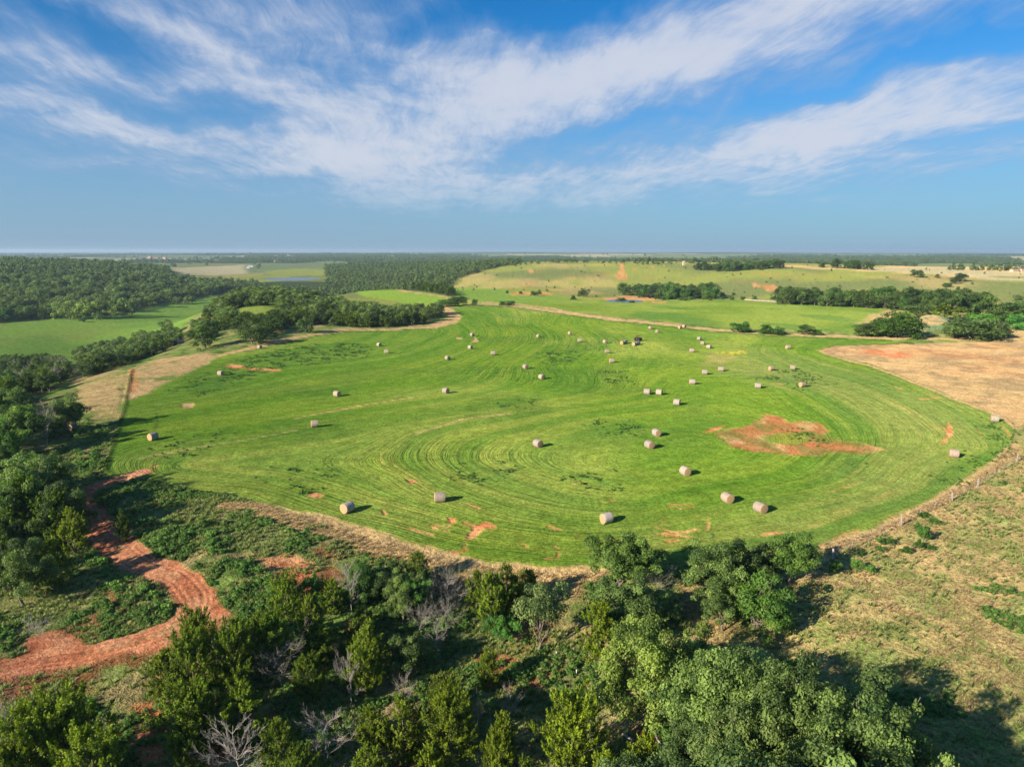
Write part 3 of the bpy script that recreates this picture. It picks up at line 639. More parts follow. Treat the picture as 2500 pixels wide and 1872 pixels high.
v1 = G.smooth(pn, 0.3, 0.7, 0.72, 1.28); c = G.mix(1.0, c, v1, 'MULTIPLY')
v2 = G.smooth(pb, 0.3, 0.7, 0.84, 1.16); c = G.mix(1.0, c, v2, 'MULTIPLY')
v3 = G.smooth(pf, 0.3, 0.7, 0.75, 1.25); c = G.mix(1.0, c, v3, 'MULTIPLY')
hgt = G.math('ADD', G.math('MULTIPLY', pn, 0.22), G.math('MULTIPLY', pf, 0.12))
hgt = G.math('MULTIPLY', hgt, G.math('ADD', 0.8, G.math('MULTIPLY', tf, 1.2)))
hgt = G.math('ADD', hgt, G.math('MULTIPLY', G.math('MULTIPLY', r_n, rw), 0.7))
bmp = G.node('ShaderNodeBump'); bmp.inputs['Strength'].default_value = 0.9; bmp.inputs['Distance'].default_value = 1.0; G.l.new(hgt, bmp.inputs['Height'])
bs = G.node('ShaderNodeBsdfDiffuse'); G.l.new(c, bs.inputs[0]); G.l.new(bmp.outputs[0], bs.inputs['Normal']); bs.inputs[1].default_value = 0.6
G.l.new(bs.outputs[0], gout.inputs[0])

fr = reg[F[:, 0]]
for k, nm in enumerate(NAMES):
    f = F[fr == k]
    if len(f) == 0: continue
    used = np.unique(f); remap = np.full(len(V), -1); remap[used] = np.arange(len(used))
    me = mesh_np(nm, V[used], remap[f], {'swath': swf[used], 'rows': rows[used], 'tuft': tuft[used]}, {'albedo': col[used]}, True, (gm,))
    link(nm, me, kind='structure')

# ------------------------------------------------------------------ water
wmat, Wt, wout = new_mat("water")
b_ = Wt.node('ShaderNodeBsdfPrincipled'); b_.inputs['Base Color'].default_value = (0.12, 0.17, 0.20, 1); b_.inputs['Roughness'].default_value = 0.3; b_.inputs['IOR'].default_value = 1.33
wb_ = Wt.node('ShaderNodeBump'); wb_.inputs['Strength'].default_value = 0.15; Wt.l.new(Wt.noise(Wt.node('ShaderNodeNewGeometry').outputs['Position'], 0.6, 3), wb_.inputs['Height']); Wt.l.new(wb_.outputs[0], b_.inputs['Normal'])
Wt.l.new(b_.outputs[0], wout.inputs[0])
for nm, poly, z in (('lake_water', LAKE, LAKE_Z), ('pond_water', POND, POND_Z)):
    c_ = catmull(list(poly) + [poly[0]], 4)[:-1]
    me = mesh_np(nm, np.c_[c_, np.full(len(c_), z + 0.1)], np.arange(len(c_))[None, ::-1], mats=(wmat,))
    if me.polygons[0].normal.z < 0: me.flip_normals()
    link(nm, me, kind='structure')

# ------------------------------------------------------------------ haze
def box_mesh(name, lo, hi):
    x0, y0, z0 = lo; x1, y1, z1 = hi
    v = np.array([(x0, y0, z0), (x1, y0, z0), (x1, y1, z0), (x0, y1, z0), (x0, y0, z1), (x1, y0, z1), (x1, y1, z1), (x0, y1, z1)], float)
    f = np.array([(0, 3, 2, 1), (4, 5, 6, 7), (0, 1, 5, 4), (1, 2, 6, 5), (2, 3, 7, 6), (3, 0, 4, 7)])
    return mesh_np(name, v, f, smooth=False)
hm = bpy.data.materials.new("air"); hm.use_nodes = True; H_ = NT(hm.node_tree); ho = H_.node('ShaderNodeOutputMaterial')
pv = H_.node('ShaderNodeVolumePrincipled'); pv.inputs['Color'].default_value = (0.60, 0.80, 0.97, 1); pv.inputs['Density'].default_value = 0.00008; pv.inputs['Anisotropy'].default_value = 0.2
H_.l.new(pv.outputs[0], ho.inputs['Volume'])
hz_me = box_mesh('haze', (-17500, -17500, -75), (17500, 17500, 62)); hz_me.materials.append(hm)
link('haze', hz_me, kind='stuff', label='pale blue haze over the far plain')

# ================================================================== vegetation
rng = np.random.default_rng(7)
def leaf_mat(name, dark, light, transl=0.32, gloss=0.5):
    m, t, out = new_mat(name)
    tint = t.attr('tint').outputs['Fac']; oi = t.node('ShaderNodeObjectInfo')
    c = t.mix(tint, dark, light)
    c = t.mix(1.0, c, oi.outputs['Color'], 'MULTIPLY')
    rv_ = t.smooth(oi.outputs['Random'], 0, 1, 0.82, 1.18); c = t.mix(1.0, c, rv_, 'MULTIPLY')
    d = t.node('ShaderNodeBsdfPrincipled'); t.put(d.inputs['Base Color'], c); d.inputs['Roughness'].default_value = gloss; d.inputs['Specular IOR Level'].default_value = 0.25
    tr = t.node('ShaderNodeBsdfTranslucent'); t.put(tr.inputs[0], t.mix(1.0, c, (1.1, 1.35, 0.6), 'MULTIPLY'))
    mx = t.node('ShaderNodeMixShader'); mx.inputs[0].default_value = transl
    t.l.new(d.outputs[0], mx.inputs[1]); t.l.new(tr.outputs[0], mx.inputs[2]); t.l.new(mx.outputs[0], out.inputs[0]); return m
def plain_mat(name, c1, c2, scale=6.0, rough=0.9, stretch=None):
    m, t, out = new_mat(name)
    p = t.node('ShaderNodeTexCoord').outputs['Object']
    if stretch: mp_n = t.node('ShaderNodeMapping'); mp_n.inputs['Scale'].default_value = stretch; t.l.new(p, mp_n.inputs[0]); p = mp_n.outputs[0]
    n = t.noise(p, scale, 4, 0.6); d = t.node('ShaderNodeBsdfPrincipled'); t.put(d.inputs['Base Color'], t.mix(t.smooth(n, .3, .7), c1, c2))
    d.inputs['Roughness'].default_value = rough; bm_ = t.node('ShaderNodeBump'); bm_.inputs['Strength'].default_value = .5; bm_.inputs['Distance'].default_value = .05
    t.put(bm_.inputs['Height'], n); t.l.new(bm_.outputs[0], d.inputs['Normal']); t.l.new(d.outputs[0], out.inputs[0]); return m
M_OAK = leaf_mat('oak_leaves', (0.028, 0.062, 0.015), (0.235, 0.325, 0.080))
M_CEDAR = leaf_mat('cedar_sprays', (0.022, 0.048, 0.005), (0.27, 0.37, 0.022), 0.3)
M_SHRUB = leaf_mat('shrub_leaves', (0.050, 0.120, 0.022), (0.20, 0.34, 0.07), 0.38)
M_GRASS = leaf_mat('grass_blades', (0.14, 0.19, 0.045), (0.34, 0.37, 0.13), 0.3, 0.7)
M_DRY = leaf_mat('dry_grass_blades', (0.30, 0.20, 0.10), (0.58, 0.43, 0.23), 0.3, 0.7)
M_BARK = plain_mat('bark', (0.10, 0.08, 0.06), (0.24, 0.20, 0.16), 5, 0.9, (3, 3, .5))
M_DEAD = plain_mat('dead_wood', (0.25, 0.22, 0.19), (0.44, 0.39, 0.35), 5, 0.9, (3, 3, .5))

def unit(v): return v / (np.linalg.norm(v, axis=-1, keepdims=True) + 1e-9)
def rdir(n, r): return unit(r.normal(size=(n, 3)))
def tubes(paths, sides=5):
    """paths: list of (points (n,3), radii (n)) -> V, F"""
    VV, FF, o = [], [], 0
    ang = np.arange(sides) * 2 * math.pi / sides; ca, sa = np.cos(ang), np.sin(ang)
    for pts, rad in paths:
        pts = np.asarray(pts, float); n = len(pts)
        tan = unit(np.gradient(pts, axis=0)); up = np.where(np.abs(tan[:, 2:3]) > 0.9, np.array([[1., 0, 0]]), np.array([[0, 0, 1.]]))
        a = unit(np.cross(tan, up)); b = np.cross(tan, a)
        ring = pts[:, None] + (a[:, None] * ca[None, :, None] + b[:, None] * sa[None, :, None]) * np.asarray(rad)[:, None, None]
        VV.append(ring.reshape(-1, 3)); i = np.arange(n * sides).reshape(n, sides) + o
        FF.append(np.stack([i[:-1].ravel(), np.roll(i[:-1], -1, 1).ravel(), np.roll(i[1:], -1, 1).ravel(), i[1:].ravel()], -1)); o += n * sides
    return np.concatenate(VV), np.concatenate(FF)
def bend(p0, p1, n, wob, r, sag=0.0):
    t = np.linspace(0, 1, n)[:, None]; p = p0 + (p1 - p0) * t
    L = np.linalg.norm(p1 - p0); off = r.normal(size=(n, 3)) * wob * L; off[0] = 0; off = off * np.minimum(1, t * 3)
    p = p + off; p[:, 2] += -sag * L * (t[:, 0] ** 2) * 1.0
    return p
def leaves(cen, nrm, axis, length, width):
    """diamond leaves: centre, facing, long axis"""
    b = unit(np.cross(nrm, axis)); a = unit(np.cross(b, nrm)); l = length[:, None]; w = width[:, None]
    V = np.stack([cen - a * l, cen + b * w - nrm * w * .25, cen + a * l, cen - b * w - nrm * w * .25], 1).reshape(-1, 3)
    F = np.arange(len(cen) * 4).reshape(-1, 4); return V, F

def broadleaf(seed, nclump=60, nleaf=9000, lsize=0.20, H=10.0, R=5.0, flat=0.42, base=0.18, mat=None, trunks=1, droop=0.0, full=1.0):
    r = np.random.default_rng(seed); zc = H * (base + 1) / 2; az_ = H * (1 - base) / 2
    th = r.uniform(0, 2 * math.pi, nclump); ph = np.arcsin(np.clip(r.uniform(-0.75, 1.0, nclump), -1, 1)); rad = r.uniform(0.40, 1.02, nclump)
    k = r.uniform(0, 6.28, 4); lob = 1 + 0.16 * np.sin(2 * th + k[0]) + 0.13 * np.sin(3 * th + k[1]) + 0.1 * np.sin(5 * ph + k[2]) + r.normal(0, .10, nclump)
    c = np.stack([np.cos(th) * np.cos(ph) * R * rad * lob, np.sin(th) * np.cos(ph) * R * rad * lob, zc + np.sin(ph) * az_ * rad * np.clip(lob, .8, 1.15)], -1)
    cr = R * full * r.uniform(0.11, 0.29, nclump) * (5.0 / 5.0) * (60 / nclump) ** 0.25
    share = cr ** 2; cnt = np.maximum(4, (nleaf * share / share.sum())).astype(int); ci = np.repeat(np.arange(nclump), cnt); n = len(ci)
    d = rdir(n, r); flip = (d[:, 2] < 0) & (r.random(n) < 0.6); d[flip, 2] *= -1
    rr = cr[ci] * (0.55 + 0.55 * r.random(n) ** 0.6) * (1 + 0.25 * np.sin(d[:, 0] * 6 + ci) * np.sin(d[:, 1] * 5 + ci * 2))
    p = c[ci] + d * rr[:, None] * np.array([1, 1, 0.8]); p[:, 2] -= droop * rr * (1 - d[:, 2])
    nr = unit(d * 0.8 + np.array([0, 0, .35]) + r.normal(size=(n, 3)) * 0.45); ax = rdir(n, r); ls = lsize * r.uniform(0.6, 1.3, n)
    V, F = leaves(p, nr, ax, ls, ls * 0.62)
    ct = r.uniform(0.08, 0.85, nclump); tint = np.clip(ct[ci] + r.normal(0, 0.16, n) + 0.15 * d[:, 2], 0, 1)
    paths = []; top = np.array([0, 0, H * .55])
    for q in range(trunks):
        e = top + np.array([r.normal(0, R * .12 * trunks), r.normal(0, R * .12 * trunks), 0]); b0 = np.array([r.normal(0, .15 * (trunks - 1)), r.normal(0, .15 * (trunks - 1)), -0.5])
        tp = bend(b0, e, 7, 0.025, r); paths.append((tp, np.linspace(0.030, 0.012, 7) * H / trunks ** .5))
        for i in r.choice(nclump, min(nclump, 16), False):
            f = r.uniform(.35, .95); s = tp[0] + (tp[-1] - tp[0]) * f; j = int(f * 6); s = tp[j]
            paths.append((bend(s, c[i], 5, 0.05, r, -0.06), np.linspace(0.010, 0.003, 5) * H))
    Vt, Ft = tubes(paths, 5)
    return dict(crown=(V, F, np.repeat(tint, 4), mat or M_OAK), trunk=(Vt, Ft), H=H, R=R)

def cedar(seed, nlobe=26, nleaf=9000, lsize=0.20, H=8.0, R=3.0, mat=None, cone=0.75, fat=0.25):
    r = np.random.default_rng(seed); hs = np.sort(r.uniform(0.03, 0.93, nlobe)); hs[-1] = .93
    th = np.arange(nlobe) * 2.4 + r.normal(0, .4, nlobe); prof = np.clip((1.02 - hs), 0, 1) ** cone * (fat + (1 - fat) * np.minimum(1, hs * 3.2)) * 1.05
    rad = R * prof * r.uniform(0.72, 1.18, nlobe)
    base = np.stack([np.cos(th) * rad * .18, np.sin(th) * rad * .18, hs * H * .9], -1)
    tip = np.stack([np.cos(th) * rad, np.sin(th) * rad, hs * H + rad * 0.38 + 0.05 * H], -1); tip[:, 2] = np.minimum(tip[:, 2], H)
    share = rad + 0.25 * R; cnt = (nleaf * share / share.sum()).astype(int); li = np.repeat(np.arange(nlobe), cnt); n = len(li)
    # every lobe is a plume of upright sprays
    nsp = 9; si = r.integers(0, nsp, n); spt = r.uniform(0.15, 1.0, (nlobe, nsp)); spo = r.normal(size=(nlobe, nsp, 3)) * np.array([1, 1, .7])
    ax = unit(tip - base); t = spt[li, si]; wid = rad[li] * 0.30 + .08 * R
    root = base[li] + (tip - base)[li] * t[:, None] + spo[li, si] * (wid * (1.05 - .6 * t))[:, None] * .55
    d = unit(ax[li] * .55 + spo[li, si] * .35 + np.array([0, 0, .65])); s = r.random(n) ** .8; L = (0.16 + .10 * r.random(n)) * R
    p = root + d * (s * L)[:, None] + r.normal(size=(n, 3)) * (0.050 * R * (1.1 - s))[:, None]
    nr = unit(rdir(n, r) * .8 + unit(p - np.array([0, 0, H * .4])) * .7); axl = unit(d + r.normal(size=(n, 3)) * .45)
    ls = lsize * r.uniform(.6, 1.3, n); V, F = leaves(p, nr, axl, ls, ls * .42)
    st = r.uniform(0.15, .7, (nlobe, nsp)); tint = np.clip(st[li, si] * .9 + .55 * s - .22 + r.normal(0, .12, n), 0, 1)  # tint falls towards the spray roots: shaded gaps and sunlit tips painted in
    paths = [(bend(np.array([0, 0, -.4]), np.array([0, 0, H * .9]), 7, .01, r), np.linspace(.028, .004, 7) * H)]
    for i in range(0, nlobe, 2): paths.append((bend(base[i], tip[i], 4, .04, r), np.linspace(.007, .002, 4) * H))
    Vt, Ft = tubes(paths, 5)
    return dict(crown=(V, F, np.repeat(tint, 4), mat or M_CEDAR), trunk=(Vt, Ft), H=H, R=R)

def dead_tree(seed, H=7.0, spread=0.5, nb=18, twist=0.05):
    r = np.random.default_rng(seed); trunk_p = bend(np.array([0, 0, -.4]), np.array([r.normal(0, .5), r.normal(0, .5), H]), 9, .02, r)
    tr = np.linspace(.014, .003, 9) * H; branches = []
    for i in range(nb):
        f = r.uniform(.25, .97); k = int(f * 8); s = trunk_p[k]; th = i * 2.4 + r.normal(0, .3); L = H * spread * (1.15 - .7 * f) * r.uniform(.6, 1.25)
        e = s + np.array([math.cos(th) * L, math.sin(th) * L, L * r.uniform(.3, 1.0)]); bp = bend(s, e, 6, twist * .6, r); ps = [(bp, np.linspace(.0040, .0013, 6) * H)]
        for j in range(11):
            g = r.uniform(.15, 1); m = bp[min(5, int(g * 5.9))]; l2 = L * r.uniform(.2, .5) * (1.2 - g * .4)
            d = unit(unit(e - s) * .9 + rdir(1, r)[0] * .6 + np.array([0, 0, .35])); q = bend(m, m + d * l2, 4, twist, r); ps.append((q, np.linspace(.0022, .0009, 4) * H))
            for _ in range(5):
                w = q[r.integers(1, 4)]; d2 = unit(d + rdir(1, r)[0] * .6); ps.append((bend(w, w + d2 * l2 * r.uniform(.3, .6), 3, twist, r), np.linspace(.0014, .0008, 3) * H))
        branches.append(tubes(ps, 4))
    return dict(trunk=tubes([(trunk_p, tr)], 6), branches=branches, H=H, R=H * spread)

def proto(name, g):
    """turn generated arrays into shareable meshes"""
    o = {'H': g['H'], 'R': g['R']}
    if 'crown' in g:
        V_, F_, t_, m_ = g['crown']; o['crown'] = mesh_np('crown', V_, F_, {'tint': t_}, smooth=False, mats=(m_,))
        o['trunk'] = mesh_np('trunk', g['trunk'][0], g['trunk'][1], mats=(M_BARK,))
        n = len(V_); Vt_, Ft_ = g['trunk']
        o['arrays'] = (V_, F_, t_, Vt_, Ft_, m_)
    else:
        o['trunk'] = mesh_np('trunk', *g['trunk'], mats=(M_DEAD,)); o['branches'] = [mesh_np('branch', *b, mats=(M_DEAD,)) for b in g['branches']]
    return o
def whole(p, name):
    """one mesh of crown and trunk, for trees too far off to show their parts"""
    V_, F_, t_, Vt_, Ft_, m_ = p['arrays']
    return mesh_np(name, np.concatenate([V_, Vt_]), np.concatenate([F_, Ft_ + len(V_)]), {'tint': np.concatenate([t_, np.zeros(len(Vt_))])}, smooth=False, mats=(m_, M_BARK),
                   mat_idx=np.concatenate([np.zeros(len(F_)), np.ones(len(Ft_))]))
PR = {
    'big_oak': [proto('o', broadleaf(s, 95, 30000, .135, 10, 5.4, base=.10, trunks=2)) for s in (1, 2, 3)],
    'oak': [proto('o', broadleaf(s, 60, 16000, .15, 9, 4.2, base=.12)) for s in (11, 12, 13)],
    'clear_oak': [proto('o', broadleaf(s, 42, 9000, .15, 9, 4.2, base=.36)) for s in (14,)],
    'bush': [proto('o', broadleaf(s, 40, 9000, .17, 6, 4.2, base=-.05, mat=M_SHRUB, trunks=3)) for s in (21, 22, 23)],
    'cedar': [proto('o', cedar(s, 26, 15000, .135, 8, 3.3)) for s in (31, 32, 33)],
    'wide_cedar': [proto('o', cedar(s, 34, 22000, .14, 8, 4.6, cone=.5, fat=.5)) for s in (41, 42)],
    'dead': [proto('o', dead_tree(s, 7, .55)) for s in (51, 52)], 'dead_scrub': [proto('o', dead_tree(s, 4, 1.0, 20, .12)) for s in (55, 56)],
    'mid_oak': [proto('o', broadleaf(s, 40, 3800, .33, 10, 5.2, base=-.06, full=1.3)) for s in (61, 62, 63, 64)],
    'mid_cedar': [proto('o', cedar(s, 22, 2200, .30, 8, 3.2, fat=.4)) for s in (71, 72, 73)],
    'mid_bush': [proto('o', broadleaf(s, 30, 3000, .33, 7, 4.8, base=-.15, mat=M_SHRUB, trunks=2, full=1.3)) for s in (81, 82)],
    'far_oak': [proto('o', broadleaf(s, 16, 520, .80, 10, 5.4, base=-.08, full=1.25)) for s in (91, 92, 93)],
    'far_cedar': [proto('o', cedar(s, 14, 380, .62, 9, 3.6, fat=.4)) for s in (95, 96)],
}
GROUND_EXTRA = {}
def zat(x, y):
    """height of the built terrain, near the camera with its small relief"""
    z = float(height(x, y)); return z
def zgrid(x, y):
    a = math.atan2(x, y); d = math.hypot(x, y)
    i = int(np.clip(np.searchsorted(RR, d) - 1, 0, NR - 2)); j = int(np.clip(np.searchsorted(AZ, a) - 1, 0, NA - 2))
    u = (d - RR[i]) / (RR[i + 1] - RR[i]); v = (a - AZ[j]) / (AZ[j + 1] - AZ[j]); Z = GZ2
    return float((Z[i, j] * (1 - v) + Z[i, j + 1] * v) * (1 - u) + (Z[i + 1, j] * (1 - v) + Z[i + 1, j + 1] * v) * u)
GZ2 = gz.reshape(NR, NA)
_pick = {}
DEADS = []
AVOID = []
def put_tree(kind, x, y, H, R, name, label, cat='tree', group=None, color=(1, 1, 1), rz=None, parts=True, which=None, lean=0.0):
    ps = PR[kind]; k = which if which is not None else _pick.get(kind, 0); _pick[kind] = k + 1; p = ps[k % len(ps)]
    rz = rng.uniform(0, 6.28) if rz is None else rz; z = zgrid(x, y) - 0.05
    sc = (R / p['R'], R / p['R'] * rng.uniform(.92, 1.08), H / p['H'])
    if not parts:
        if 'whole' not in p: p['whole'] = whole(p, name)
        e = link(name, p['whole']); e.color = (*color, 1)
    else:
        e = link(name, None)
    e.location = (x, y, z); e.rotation_euler = (lean, 0, rz); e.scale = sc
    e['label'] = label; e['category'] = cat
    if group: e['group'] = group
    if 'dead' in kind: DEADS.append((x, y, max(1.6, R * .75)))
    if parts:
        link('trunk', p['trunk'], e)
        if 'crown' in p:
            c_ = link('crown', p['crown'], e); c_.color = (*color, 1)
        for b in p.get('branches', []): link('branch', b, e)
    return e
def px_tree(kind, bx, by, ty, wpx, label, **kw):
    """a tree whose foot is seen at bx,by, top at ty, and which is wpx wide in the photograph"""
    g = ground_at(bx, by)[0]; x, y = g[0], g[1]; dh = math.hypot(x, y); z0 = zgrid(x, y)
    dtop = pdir(bx, ty); H = CAM_H + dtop[2] / math.hypot(dtop[0], dtop[1]) * dh - z0
    dd = pdir(bx, by); depth = (dd @ np.array([0, cP, -sP])) ; slant = (CAM_H - z0 - H * .5) / -pdir(bx, (by + ty) / 2)[2]
    R = wpx / 2 / FPX * slant * (1.12 if (dh > 170 or 'cedar' in kind) else 0.92)
    return put_tree(kind, x, y, max(H, 0.8), max(R, .4), label=label, **kw)

